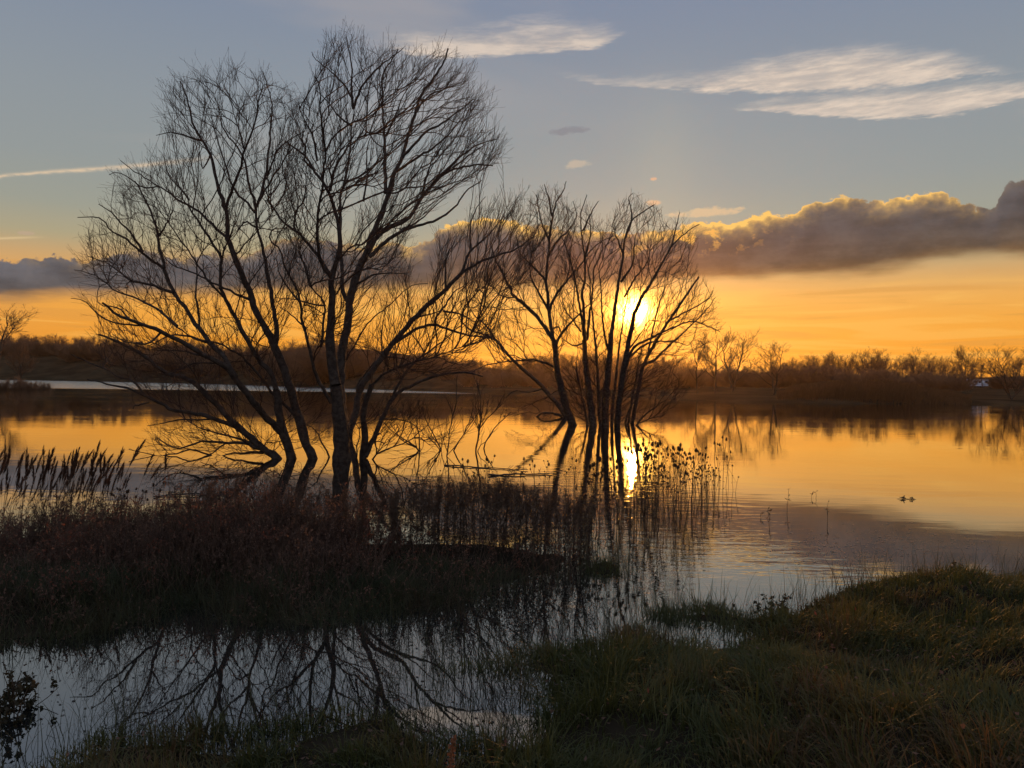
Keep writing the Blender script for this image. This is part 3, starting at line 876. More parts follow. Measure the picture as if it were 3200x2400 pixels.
A_STEMS = [
    [(72, 16, '3: 1850,1475 1730,1400 1620,1300 1500,1200 1400,1095 1290,980 1170,860 1100,800 1030,770 900,740 790,670 720,610 620,540 500,480 400,440 300,400'),
     (42, 10, '3: 1500,1205 1300,1130 1150,1085 950,1060 830,1000 700,930 560,870 400,840 320,810 200,790'),
     (20, 6, '3: 700,930 600,810 480,770 350,700 220,650 60,575'),
     (14, 8, '3: 735,990 610,1020 595,1045'),
     (30, 8, '3: 1700,1390 1560,1345 1400,1340 1250,1325 1120,1340 1000,1390 880,1350 800,1290'),
     (26, 8, '3: 1720,1425 1500,1430 1400,1445 1310,1480'),
     (24, 7, '3: 1640,1340 1520,1300 1350,1260 1200,1220 1050,1140'),
     (18, 6, '3: 1300,1130 1160,1140 1000,1140 850,1170 720,1190'),
     (18, 5, '3: 1310,1480 1250,1440 1100,1400 960,1430 830,1450 700,1430 600,1410 560,1380'),
     (16, 5, '3: 1400,1340 1280,1430 1180,1470'),
     (14, 5, '3: 1170,860 1130,740 1050,650 900,540 740,530')],
    [(88, 60, '3: 1965,1475 1930,1350 1885,1220 1850,1050 1835,880'),
     (46, 14, '3: 1835,880 1790,740 1700,640 1610,490 1520,330 1440,180 1390,80 1: 1350,1470 1350,1250 1280,1150 1230,1050 1150,930 1080,830'),
     (66, 16, '3: 1870,1240 1740,1120 1640,980 1560,880 1480,780 1380,670 1240,600 1130,530 980,440 840,380 700,320 560,270 480,240 400,180 330,130'),
     (50, 12, '3: 1480,770 1400,620 1270,480 1150,330 1080,220 1000,110 940,10 1: 880,1390 850,1270 820,1150 815,1080 790,980 740,840 690,720 610,600'),
     (26, 6, '1: 860,1350 680,1220 540,1100 400,1020 370,970 290,910 120,912'),
     (28, 6, '1: 950,1560 720,1490 560,1450 450,1360 330,1290 200,1240'),
     (24, 6, '1: 680,1210 590,1060 500,960 400,860 300,800'),
     (18, 5, '1: 815,1080 870,1000 920,900 960,830'),
     (22, 6, '3: 840,380 730,480 560,470 420,400'),
     (24, 6, '3: 980,330 840,210 700,120 540,60 400,0 1: 330,1450 200,1390 90,1370'),
     (26, 7, '3: 1270,480 1150,440 1000,400 880,430 740,490'),
     (18, 5, '3: 700,320 560,320 440,300 330,250 250,180 180,100 60,90'),
     (18, 5, '3: 560,270 470,180 330,150 280,80'),
     (22, 6, '3: 1180,380 1160,220 1140,60 1: 1150,1420 1160,1300 1200,1200 1350,1070'),
     (20, 5, '3: 1240,600 1100,560 950,540 800,540'),
     (14, 5, '3: 1300,650 1150,650 1000,700 900,750')],
    [(90, 46, '3: 2150,1475 2090,1350 2050,1200 2010,1060 1960,880 1920,750 1850,560 1790,430 1700,280 1630,140 1: 1640,1640 1560,1460 1470,1240 1410,1090'),
     (40, 10, '1: 1410,1090 1410,950 1395,850 1370,760 1320,620 1300,480 1260,350 1200,250 1140,150 1100,50 2: -600,700 -650,560'),
     (28, 7, '1: 1400,850 1440,700 1480,600 1540,450 1560,330 1620,180 1660,50 2: 20,740 60,600'),
     (26, 6, '1: 1410,1090 1260,950 1150,850 980,750 820,640 680,560 560,480 490,420'),
     (18, 5, '1: 1080,760 1030,680 930,580 870,440 860,380'),
     (14, 5, '1: 820,640 700,660 600,600 480,520 380,540'),
     (44, 20, '3: 1825,490 1840,350 1810,180 1780,0 1: 1760,1400 1720,1200 1670,1000 1660,850'),
     (26, 7, '1: 1660,850 1640,750 1600,620 1560,420 1500,300 1400,180 1350,60 2: -330,760'),
     (26, 7, '1: 1665,820 1720,650 1750,500 1770,300 1780,150 1800,0 2: 130,700 100,600 60,480'),
     (18, 5, '1: 1690,770 1760,620 1850,500 1890,420 2: 330,1130 420,1000'),
     (22, 6, '1: 1650,870 1580,780 1480,680 1400,480 1330,250 1290,100 1270,0'),
     (20, 5, '1: 1200,250 1100,220 1000,190 920,175 800,210'),
     (16, 5, '1: 1270,350 1200,480 1160,320'),
     (28, 10, '3: 2030,1170 1980,1090 1900,1000 1800,900 1700,770 1590,640 1480,560 1300,465 1150,450 960,330'),
     (24, 6, '1: 1640,1640 1400,1530 1230,1450 1150,1400 1000,1350 900,1290 830,1170'),
     (20, 6, '1: 1400,1620 1240,1450 1100,1230 980,1080 900,950 800,830'),
     (16, 5, '1: 1470,1240 1620,1080 1740,960 1800,860'),
     (18, 5, '1: 1670,1000 1560,950 1500,1050 1450,1100'),
     (18, 5, '1: 1750,550 1850,330 1950,240 2080,170'),
     (16, 5, '1: 1560,330 1520,180 1480,60 2: -200,800')]]

B_STEMS = [
    [(170, 98, '5: 742,1215 738,1000 715,760 690,560'),
     (96, 50, '5: 690,560 660,420 645,250 4: 640,1250 655,1050 660,900 650,760'),
     (30, 8, '4: 650,760 560,600 530,450 530,300 540,150 570,0 2: 590,1350 600,1200 590,1050 560,900 560,750 540,600 500,520'),
     (32, 8, '4: 630,700 560,590 470,470 400,390 320,320 245,265 150,140 100,30 2: 60,1430'),
     (48, 12, '4: 652,780 690,620 720,500 720,300 680,150 630,0 2: 620,1500 500,1330 440,1230 350,1150 250,1080'),
     (26, 7, '2: 640,1510 660,1400 680,1320 780,1150 900,1040 950,900'),
     (20, 6, '2: 530,1250 490,1050 420,900 370,750'),
     (20, 5, '2: 500,1330 430,1250 420,1120 330,980'),
     (18, 5, '4: 330,330 340,200 420,50 2: 430,1400 440,1250'),
     (34, 10, '5: 650,720 600,620 520,480 460,250 410,60 4: 380,950 330,800 250,640 210,500 130,430 130,340 180,300'),
     (20, 6, '4: 380,950 300,860 200,700 170,560'),
     (22, 6, '4: 470,820 430,680 380,540 340,470'),
     (26, 8, '4: 560,1340 580,1150 580,950 480,830 440,650'),
     (18, 5, '4: 600,980 450,960 300,920 170,950'),
     (16, 5, '4: 440,1180 300,1060 200,990'),
     (22, 6, '5: 630,1185 600,1120 540,1000 470,920 400,890', 'w')],
    [(92, 60, '5: 770,1060 735,700 4: 725,1600 740,1400 790,1150 810,960 840,850 880,680 950,560'),
     (50, 14, '4: 900,640 960,500 1000,380 1080,200 1130,50 2: 1180,1400 1260,1230 1310,1050 1370,850 1430,680 1540,530 1620,400 1660,280'),
     (34, 9, '2: 1120,1530 1115,1300 1110,1050 1100,850 1090,650 1100,500 1160,400 1230,290'),
     (46, 12, '4: 960,530 1080,350 1300,240 1380,130 1430,50 2: 1560,1420 1700,1330 1900,1290 2050,1290'),
     (30, 7, '2: 1540,1440 1750,1230 1900,1120 2080,1060'),
     (38, 8, '4: 980,560 1100,450 1250,340 1450,280 1600,220 1720,130 2: 1830,1500 1950,1420'),
     (28, 7, '2: 1260,1230 1450,1020 1600,930 1750,820 1880,720'),
     (26, 7, '2: 1200,1350 1400,1220 1550,1130 1700,980 1800,860'),
     (38, 12, '4: 800,960 750,870 740,640 730,400 730,100 2: 730,1560 760,1450 800,1250 820,1050 840,850'),
     (22, 5, '2: 838,800 820,700 760,600 650,480 520,380 480,310'),
     (24, 6, '2: 840,800 900,640 1000,500 1150,370 1270,280'),
     (22, 5, '2: 835,760 825,600 830,450 800,300 780,180'),
     (20, 6, '2: 930,1600 960,1400 960,1150 1000,1000'),
     (20, 5, '2: 1370,850 1480,700 1650,620 1800,560'),
     (20, 5, '2: 1110,1050 1200,880 1260,720 1330,600'),
     (20, 5, '2: 1440,1550 1470,1400 1520,1250 1600,1100'),
     (18, 5, '2: 770,1440 900,1380 1000,1300 1100,1200'),
     (16, 5, '2: 1480,1480 1640,1470'),
     (18, 5, '2: 830,950 720,870 620,740 520,640'),
     (18, 5, '2: 1700,1310 1850,1200 1980,1110'),
     (16, 5, '4: 780,1450 880,1270 1000,1100 1150,980 1330,820 1480,790'),
     (22, 6, '4: 850,810 950,760 1050,710 1310,695'),
     (18, 5, '4: 1250,330 1400,250 1560,110 1650,40')],
    [(60, 34, '5: 800,1010 860,800 900,600 1000,450 1080,330 1200,180 4: 1330,1130 1400,1060 1560,910 1700,780 1800,680'),
     (26, 7, '4: 1790,690 1950,600 2080,550 6: 350,720 500,620 560,500'),
     (26, 6, '4: 1780,690 1830,560 1860,500 2000,380 2150,200'),
     (22, 6, '4: 1640,840 1640,650 1660,540 1720,420'),
     (34, 9, '4: 1200,1300 1380,1190 1530,1150 1700,1200 1850,1240 2000,1260 2100,1300'),
     (22, 6, '4: 1550,1150 1560,1080 1620,1000 1720,860 1850,780'),
     (20, 5, '4: 1860,500 1850,300 1900,150 1980,40'),
     (20, 5, '4: 1620,1030 1780,1060 1900,1120 2000,1110'),
     (20, 5, '4: 1400,1080 1500,1060 1600,1020'),
     (26, 8, '5: 870,780 880,560 1000,400 1040,320'),
     (16, 5, '4: 1090,1390 1080,1250 1100,1130')],
    [(70, 40, '5: 925,1195 940,1000 930,800 980,600 1000,560'),
     (24, 6, '5: 1000,560 1150,440 1350,370 1500,330 1620,290 4: 1780,1340'),
     (48, 12, '5: 945,1180 1030,980 1110,820 1180,680 1280,600 1500,500 1700,460 1850,460 1960,490'),
     (26, 6, '5: 1180,670 1250,520 1400,340 1600,200 1720,90 4: 1860,1080'),
     (20, 6, '5: 1000,450 1080,330 1250,330 1400,380 1550,350'),
     (16, 5, '5: 1080,860 1250,860 1400,930 1450,990'),
     (20, 5, '5: 1005,1205 1100,1130 1290,1060 1400,980 1480,930', 'w'),
     (18, 5, '5: 870,1200 880,1080 900,980 850,880', 'w')]]

C_STEMS = [
    [(82, 44, '7: 855,1185 800,1030 760,870 720,700 705,520 690,450'),
     (40, 12, '7: 690,450 670,420 540,240 400,110 330,50 6: 330,1080 250,920 200,830 160,700'),
     (18, 5, '6: 540,1290 400,1150 240,1120 160,1040 90,980'),
     (34, 9, '7: 690,450 655,250 640,50 6: 625,1000 640,800 650,650 590,500 560,350 540,250'),
     (24, 6, '6: 650,650 680,450 720,300 780,200 800,130'),
     (20, 5, '6: 680,430 650,280 610,150'),
     (26, 6, '6: 660,1270 560,1080 490,930 500,760'),
     (26, 6, '6: 655,1260 700,1130 820,970 930,850 1000,740 1100,650 1220,600'),
     (22, 5, '6: 615,980 540,890 450,800 400,740 370,600'),
     (22, 5, '6: 650,770 720,650 830,540 890,430 860,300'),
     (28, 6, '7: 710,500 760,390 860,280 970,170 1050,100'),
     (18, 5, '7: 690,350 740,340 760,420')],
    [(46, 14, '7: 800,1120 700,980 560,820 400,680 280,560 180,440 60,390'),
     (20, 5, '7: 180,440 120,340 60,280 0,230 -60,120'),
     (18, 5, '7: 60,390 -30,360 -110,280 -160,200'),
     (22, 5, '7: 300,580 230,480 210,400'),
     (26, 7, '7: 795,1130 720,1090 600,1080 480,1155 360,1140 260,1100'),
     (20, 5, '7: 710,690 600,640 480,620 250,640 100,670 0,720'),
     (16, 5, '7: 600,870 480,900 350,890 280,950')]]
D_STEMS = [
    [(72, 40, '7: 1030,1190 1010,1000 980,750 962,560 960,450'),
     (26, 6, '7: 960,450 920,180 890,0 6: 880,1000 850,850 800,700 760,600'),
     (30, 7, '7: 960,450 950,200 940,50 6: 960,1000 960,800 930,550 930,400 960,300 980,250'),
     (24, 6, '7: 980,450 1010,180 1030,0 6: 1040,900 1080,800 1130,700 1220,620'),
     (18, 5, '7: 940,480 860,500 760,430'),
     (16, 5, '7: 930,380 800,200 740,90'),
     (18, 5, '6: 960,800 1010,600 1000,420'),
     (18, 5, '6: 940,560 1040,360 1080,300')],
    [(76, 44, '7: 1140,1190 1140,980 1160,750 1180,540 1190,400'),
     (36, 9, '7: 1190,400 1215,220 1245,0 6: 1260,950 1290,780 1310,620 1360,480 1450,400 1560,330'),
     (22, 6, '7: 1165,540 1130,400 1110,200 1100,0 6: 1080,900'),
     (22, 5, '6: 1310,620 1370,440 1340,280 1380,230'),
     (22, 5, '6: 1270,1000 1380,830 1390,650 1420,560'),
     (20, 5, '6: 1295,760 1230,600 1200,500'),
     (20, 5, '6: 1300,1130 1400,960 1500,830 1530,700')],
    [(60, 30, '7: 1240,1190 1260,980 1290,760 1330,520 1370,320 6: 1400,1250 1460,1120'),
     (26, 7, '6: 1460,1120 1560,960 1650,800 1720,680 1850,560 1950,500'),
     (18, 5, '6: 1710,690 1750,520 1780,400'),
     (28, 6, '7: 1310,680 1380,520 1520,440 1680,360 1880,290 2000,320 2130,380'),
     (24, 5, '7: 1350,600 1500,480 1700,460 1850,500'),
     (16, 5, '7: 1350,520 1450,380 1500,300')],
    [(40, 16, '7: 1370,1170 1420,900 1450,720 1520,560 1650,340 1780,150 1880,0 6: 1950,950'),
     (20, 5, '7: 1500,600 1550,360 1600,150 1650,0 6: 1660,900 1700,800'),
     (24, 5, '7: 1480,660 1560,620 1700,490 1800,400 2000,200 2090,80'),
     (18, 5, '7: 1690,280 1850,200 2020,100 2070,20'),
     (22, 6, '7: 1310,1180 1340,1060 1400,960'),
     (20, 5, '7: 1410,1180 1500,1080 1640,980 1720,900', 'w'),
     (16, 5, '7: 1400,1190 1550,1120 1640,1110', 'w'),
     (34, 8, '7: 1092,1190 1085,1000 1072,750 1058,560 1040,350 6: 1015,1180 1005,1000 985,860', 'w'),
     (32, 8, '7: 1192,1190 1205,980 1232,760 1252,560 1275,400 1300,250 6: 1330,1120', 'w'),
     (26, 7, '7: 1335,1180 1365,1000 1400,800 1425,640 1470,450', 'w'),
     (26, 7, '7: 985,1190 960,1040 930,900 900,760 880,640', 'w')]]

CROWN_A = [([(205, 800), (270, 845), (400, 880), (560, 900), (600, 800), (640, 600), (645, 420), (650, 300), (655, 205), (600, 165), (540, 142), (470, 138), (405, 158), (355, 192), (340, 278), (430, 292), (410, 335), (330, 335), (255, 365), (245, 430), (188, 508), (172, 560), (170, 640), (205, 690), (195, 780)], 4700, 2.2),
           ([(300, 975), (330, 930), (420, 900), (520, 905), (600, 960), (590, 988), (450, 985)], 520, 1.0),
           ([(560, 985), (580, 850), (650, 780), (720, 860), (700, 985)], 260, 1.2)]
CROWN_B = [([(612, 560), (602, 420), (632, 300), (642, 222), (672, 155), (702, 96), (750, 70), (800, 86), (858, 96), (900, 130), (958, 112), (1016, 136), (1036, 190), (1056, 262), (1088, 300), (1076, 345), (1052, 385), (990, 405), (930, 470), (860, 520), (900, 640), (840, 760), (780, 760), (700, 760), (640, 700)], 5000, 2.2),
           ([(900, 640), (960, 520), (1040, 440), (1128, 405), (1138, 470), (1175, 520), (1158, 600), (1080, 640), (1100, 700), (1040, 745), (1010, 800), (900, 825), (830, 840), (820, 780)], 1700, 1.6),
           ([(800, 985), (820, 900), (900, 860), (960, 900), (1000, 960), (900, 985)], 280, .9),
           ([(745, 985), (770, 850), (850, 830), (900, 880), (850, 985)], 220, 1.0)]
CROWN_C = [([(1004, 600), (1060, 562), (1108, 505), (1148, 425), (1166, 392), (1212, 396), (1228, 432), (1246, 480), (1236, 560), (1258, 640), (1240, 700), (1210, 765), (1140, 790), (1075, 790), (1020, 720), (1000, 660)], 2300, 2.2),
           ([(1080, 900), (1110, 860), (1180, 860), (1225, 905), (1150, 925)], 100, .9)]
CROWN_D = [([(1195, 640), (1212, 560), (1226, 456), (1265, 430), (1300, 472), (1326, 436), (1370, 420), (1426, 444), (1424, 482), (1460, 474), (1512, 502), (1490, 560), (1526, 600), (1548, 650), (1564, 700), (1530, 740), (1480, 780), (1440, 800), (1300, 790), (1230, 740)], 3300, 2.4),
           ([(1190, 880), (1225, 770), (1300, 750), (1420, 770), (1490, 830), (1470, 880), (1400, 925), (1270, 928)], 1600, 1.7)]
willow('willow_tree', 'bare many-stemmed willow leaning left over the water, left of the thick trunk', 'tree', 'bare willows standing in the lake', A_STEMS, seed=3, crown=CROWN_A)
willow('willow_tree', 'tallest bare willow with one thick dark trunk rising from the water', 'tree', 'bare willows standing in the lake', B_STEMS, seed=5, crown=CROWN_B)
willow('willow_tree', 'slender forked bare willow leaning left, just left of the sun', 'tree', 'bare willows standing in the lake', C_STEMS, seed=8, twr=1.45, crown=CROWN_C, rad1=.005, fine=3.5)
willow('willow_tree', 'clump of upright bare willow stems standing right in front of the sun', 'tree', 'bare willows standing in the lake', D_STEMS, seed=9, twr=1.45, crown=CROWN_D, rad1=.005, fine=3.5)

# flooded saplings between the two groups
SAP = [('two thin bare shoots spreading left from one point in the water, nearest the thick trunk', [[(16, 5, '5: 1415,1130 1330,1060 1250,1010 1100,880 1060,800'), (14, 4, '5: 1415,1130 1410,1000 1400,930 1380,820'), (12, 4, '5: 1380,1100 1300,1060 1200,960 1130,850')]]),
       ('pair of dark bare shoots leaning left out of the water', [[(16, 5, '5: 1600,1120 1560,1040 1520,980 1480,900 1430,760'), (12, 4, '5: 1585,1125 1500,1020 1450,930', 'w')]]),
       ('thin upright forked shoot standing in the golden water', [[(14, 5, '5: 1648,1175 1660,1060 1670,1000 1700,830 1680,760 1650,680'), (10, 4, '5: 1700,830 1730,700 1735,490')]]),
       ('single thin shoot leaning right with a forked tip', [[(14, 5, '5: 1705,1130 1750,1060 1800,980 1860,890 1920,800'), (10, 4, '5: 1800,980 1850,850 1880,770')]]),
       ('tallest flooded shoot with two long crossing arms', [[(16, 6, '5: 1895,1130 1910,1040 1930,940 1945,820 1940,700 1910,530'), (12, 4, '5: 1930,940 2000,850 2070,780 2150,630')]]),
       ('thin shoots slanting right, nearest the slender forked willow', [[(14, 5, '5: 1960,1110 2020,1000 2080,910 2212,790'), (10, 4, '5: 1915,1135 1980,1060 2050,960', 'w')]])]
for i, (lb, st) in enumerate(SAP):
    willow('willow_sapling', lb, 'sapling', 'thin shoots in the water between the willows', st, seed=20 + i, twig=0.45)


# ------------------------------------------------------------------ far trees and scrub
def far_tree_mesh(H, seed, spread=0.5, dense=1.0, trunk=0.25, multi=1):
    r = np.random.default_rng(seed)
    wood, tw = MB(), MB()
    L0 = []; R0 = []
    for k in range(multi):
        n = 9
        lean = r.normal(size=2) * (0.05 if multi == 1 else 0.30)
        zz = np.linspace(0, H * r.uniform(.75, .9), n)
        P = np.stack([lean[0] * zz + r.normal(size=n) * 0.012 * H * (zz / H), lean[1] * zz + r.normal(size=n) * 0.012 * H * (zz / H), zz], -1)
        L0.append(P); R0.append(np.linspace(H * 0.016, H * 0.003, n) * (1 if multi == 1 else .7))
    L0 = np.array(L0); R0 = np.array(R0)
    wood.tubes(L0, R0, 6)
    a1 = spawn(L0, R0, 22 / H * (1 if multi == 1 else .8), trunk, (H * 0.30, H * 0.62 * (0.6 + spread)), (28, 62), 7, up=0.13, wig=0.08, rtip=H * .0012, rmax=H * .006, r=r, taper=0.6)
    wood.tubes(a1[0], a1[1], 4)
    a2 = spawn(a1[0], a1[1], 34 / H * dense, 0.2, (H * 0.09, H * 0.24), (25, 55), 5, up=0.10, wig=0.10, rtip=H * .0014, rmax=H * .0025, r=r)
    a3 = spawn(a2[0], a2[1], 60 / H * dense, 0.15, (H * 0.035, H * 0.10), (22, 55), 4, up=0.06, wig=0.12, rtip=H * .0014, rmax=H * .0020, r=r)
    tw.tubes(a2[0], a2[1], 3); tw.tubes(a3[0], a3[1], 3)
    return wood, tw


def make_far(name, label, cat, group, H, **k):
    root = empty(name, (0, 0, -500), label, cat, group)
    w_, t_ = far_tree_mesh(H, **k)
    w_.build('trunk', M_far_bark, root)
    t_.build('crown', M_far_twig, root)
    root['used'] = 0
    return root


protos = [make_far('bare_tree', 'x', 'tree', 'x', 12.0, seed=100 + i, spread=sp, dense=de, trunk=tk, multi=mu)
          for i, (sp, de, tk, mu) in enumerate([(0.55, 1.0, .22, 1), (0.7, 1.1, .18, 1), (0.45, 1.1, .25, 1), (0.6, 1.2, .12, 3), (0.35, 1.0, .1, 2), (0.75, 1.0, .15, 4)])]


def place_far(i, px, base_d, top_py, label, group, extra_h=1.0, cat='tree', cw=None):
    v = direction(px, 829.5); v = v / v[1]
    x, y = v[0] * base_d, base_d
    z = hz(x, y)
    ztop = at(px, top_py, base_d)[2]
    Hh = max(2.0, (ztop - z)) * extra_h
    p = protos[i]
    o = p if not p['used'] else copy_tree(p)
    p['used'] = 1
    s = Hh / 11.4
    o.location = (x, y, z - 0.1)
    o.rotation_euler = (0, 0, random.uniform(0, 6.28))
    w_ = cw or random.uniform(1.05, 1.5)
    o.scale = (s * w_, s * w_, s)
    tag(o, label, cat, group)
    return o


SKY_PX = [(-200, 735), (0, 744), (100, 745), (300, 745), (450, 750), (600, 756), (700, 762), (850, 770), (1000, 779), (1080, 778), (1150, 766), (1300, 762), (1450, 768), (1500, 770), (1600, 782), (1640, 783), (1700, 772), (1760, 764), (1850, 764), (1950, 757), (2010, 761), (2060, 768), (2130, 782), (2150, 790), (2180, 765), (2212, 760), (2400, 755)]
SX = [p[0] for p in SKY_PX]; SY = [p[1] for p in SKY_PX]
sky_y = lambda x: float(np.interp(x, SX, SY))
rnd = random.Random(4)
x = -140
while x < 1020:
    for row in range(2):
        xx = x + rnd.uniform(-12, 12)
        sdist = float(np.interp(math.atan2(direction(xx, 829)[0], 1), sh_az, sh_d))
        d = sdist + (60 + 45 * row + rnd.uniform(0, 30)) * (1 if xx < 700 else 0.9)
        place_far(rnd.randrange(6), xx, d, sky_y(xx) + rnd.uniform(0, 11) + (10 if row == 0 else 0), 'bare brown tree in the wooded ridge along the far left shore', 'trees of the far left ridge')
    x += 17
x = 1020
while x < 1480:
    for row in range(2):
        xx = x + rnd.uniform(-8, 8)
        d = 215 + 50 * row + rnd.uniform(0, 30)
        place_far(rnd.randrange(6), xx, d, sky_y(xx) + rnd.uniform(-2, 10) + (6 if row == 0 else 0), 'bare tree in the far belt behind the sunlit willow clump', 'trees of the far middle belt')
    x += 14
x = 1650
while x < 2330:
    xx = x + rnd.uniform(-5, 5)
    if not 2122 < xx < 2152:
        place_far(rnd.randrange(6), xx, 235 + rnd.uniform(0, 40), sky_y(xx) + rnd.choice([2, 5, 9, 15, 22]), 'bare tree in the treeline behind the reed mound on the far right shore', 'trees of the far right treeline', cw=rnd.uniform(.95, 1.25))
    if not 2085 < xx < 2155:
        place_far(rnd.randrange(6), xx + 11, 285 + rnd.uniform(0, 30), sky_y(xx) + rnd.uniform(12, 26), 'bare tree in the treeline behind the reed mound on the far right shore', 'trees of the far right treeline')
    x += 19
# lone trees
place_far(4, 1583, 150, 716, 'slender bare tree right of the sun, its top against the orange sky', 'lone trees on the far bank', 1.05)
place_far(0, 1545, 140, 722, 'rounded bare tree half hidden by the right edge of the willow clump', 'lone trees on the far bank', 1.05)
place_far(2, 1506, 138, 744, 'low bare tree seen through the outer twigs of the willow clump', 'lone trees on the far bank')
place_far(4, 1672, 128, 733, 'upright bare tree at the left end of the right-hand treeline, near the water', 'lone trees on the far bank')
place_far(5, 2185, 135, 757, 'large bushy bare tree beside the white camper, closest to the water', 'lone trees on the far bank')
place_far(3, 2085, 285, 754, 'broad bare tree rising directly behind the white camper', 'lone trees on the far bank')
place_far(1, -12, 240, 668, 'tall bare tree cut by the left edge of the picture', 'lone trees on the far bank')
place_far(3, 45, 260, 738, 'small bare tree beside the tall one at the left edge', 'lone trees on the far bank')
o = place_far(4, 111, 500, 727, 'narrow poplar standing above the ridge line on the far left', 'lone trees on the far bank')
o.scale = (o.scale[2] * .35, o.scale[2] * .35, o.scale[2])


# scrub bushes along the far shore
def bush_mesh(H, seed):
    r = np.random.default_rng(seed)
    n = 6; B = 26
    D = norm(np.stack([r.normal(size=B) * .55, r.normal(size=B) * .55, np.ones(B)], -1))
    P = np.empty((B, n, 3)); P[:, 0] = np.stack([r.normal(size=B) * H * .12, r.normal(size=B) * H * .12, np.zeros(B)], -1)
    st = (H * r.uniform(.6, 1.0, B) / (n - 1))[:, None]
    for k in range(1, n):
        D = norm(D + r.normal(size=(B, 3)) * 0.1 + np.array([0, 0, .04])); P[:, k] = P[:, k - 1] + D * st
    R = np.linspace(H * .010, H * .003, n)[None].repeat(B, 0)
    a2 = spawn(P, R, 40 / H, .1, (H * .15, H * .4), (20, 55), 5, up=.08, wig=.1, rtip=H * .0016, rmax=H * .004, r=r)
    a3 = spawn(a2[0], a2[1], 60 / H, .1, (H * .06, H * .16), (20, 55), 3, up=.05, wig=.1, rtip=H * .0016, rmax=H * .0024, r=r)
    w_, t_ = MB(), MB()
    w_.tubes(P, R, 4); t_.tubes(a2[0], a2[1], 3); t_.tubes(a3[0], a3[1], 3)
    return w_, t_


bprot = []
for i in range(4):
    root = empty('scrub_bush', (0, 0, -500), 'x', 'bush', 'x')
    w_, t_ = bush_mesh(4.0, 300 + i)
    w_.build('branch', M_scrub, root); t_.build('twigs', M_scrub, root)
    root['used'] = 0
    bprot.append(root)


def place_bush(i, px, d, H, label, group):
    v = direction(px, 829.5)
    x, y = v[0] * d, d
    p = bprot[i]
    o = p if not p['used'] else copy_tree(p)
    p['used'] = 1
    s = H / 3.9
    o.location = (x, y, hz(x, y) - 0.1); o.rotation_euler = (0, 0, rnd.uniform(0, 6.28))
    o.scale = (s * rnd.uniform(1.0, 1.6), s * rnd.uniform(1.0, 1.6), s)
    tag(o, label, 'bush', group)
    return o


for x in range(-120, 760, 13):
    sdist = float(np.interp(math.atan2(direction(x, 829)[0], 1), sh_az, sh_d))
    place_bush(rnd.randrange(4), x + rnd.uniform(-9, 9), sdist + rnd.uniform(6, 45), rnd.uniform(8, 14), 'brown leafless thicket bush at the water edge of the far left shore', 'thicket along the far left shore')
for x in range(770, 1500, 13):
    sdist = float(np.interp(math.atan2(direction(x, 829)[0], 1), sh_az, sh_d))
    place_bush(rnd.randrange(4), x + rnd.uniform(-9, 9), sdist + rnd.uniform(20, 85), rnd.uniform(3.0, 5.6), 'brown leafless bush on the far middle bank behind the willows', 'scrub of the far middle bank')
for x in range(1490, 2300, 8):
    if 2070 < x < 2158: continue
    sdist = float(np.interp(math.atan2(direction(x, 829)[0], 1), sh_az, sh_d))
    place_bush(rnd.randrange(4), x + rnd.uniform(-9, 9), sdist + rnd.uniform(60, 140), rnd.uniform(3.0, 5.6), 'brown leafless bush below the trees of the far right shore', 'scrub of the far right shore')
for x, d, H in ((8, 120, 2.2), (38, 124, 2.6), (66, 121, 2.0), (92, 126, 1.8)):
    place_bush(rnd.randrange(4), x, d, H, 'low flooded bush standing in the water before the pale strip at far left', 'flooded bushes at far left')

# golden reed mound on the right shore
r = np.random.default_rng(50)
nb = 9000
u = r.random(nb)
pxs = 1678 + 420 * u ** 1.15
dd = 112 + 34 * r.random(nb)
prof = np.interp(pxs, [1678, 1720, 1780, 1850, 1930, 1990, 2040, 2098], [.12, .55, .85, 1.0, 1.0, .75, .5, .15]) * (.55 + .8 * vnoise(pxs * .045, dd * .22, 51))
gxv = (pxs - 1106) / FPX * dd
hh = height(gxv, dd)
Hb = 2.0 * prof * r.uniform(.75, 1.1, nb) + 0.35
bas = np.stack([gxv, dd, hh - .05], -1)
ln = r.normal(size=(nb, 2)) * .12 + np.array([.1, 0])
P = np.stack([bas, bas + np.stack([ln[:, 0] * Hb * .4, ln[:, 1] * Hb * .4, Hb * .55], -1), bas + np.stack([ln[:, 0] * Hb * 1.3, ln[:, 1] * Hb * 1.3, Hb], -1)], 1)
mb_ = MB(); mb_.tubes(P, np.stack([np.full(nb, .02), np.full(nb, .028), np.full(nb, .02)], 1), 3)
o = mb_.build('reed_bed', M_goldreed)
tag(o, 'mound of golden brown reeds on the far right shore before the treeline', 'reeds', None, 'stuff')


# ------------------------------------------------------------------ camper van
def box_piece(mb, lo, hi, bev=0.08):
    """bevelled box as vertices/faces via bmesh"""
    import bmesh
    bm = bmesh.new()
    bmesh.ops.create_cube(bm, size=1)
    for v in bm.verts:
        v.co = Vector([lo[i] + (v.co[i] + .5) * (hi[i] - lo[i]) for i in range(3)])
    if bev: bmesh.ops.bevel(bm, geom=bm.edges[:], offset=bev, segments=2, affect='EDGES')
    bmesh.ops.triangulate(bm, faces=bm.faces[:])
    bm.verts.index_update()
    mb.add([v.co[:] for v in bm.verts], [[v.index for v in f.verts] for f in bm.faces])
    bm.free()


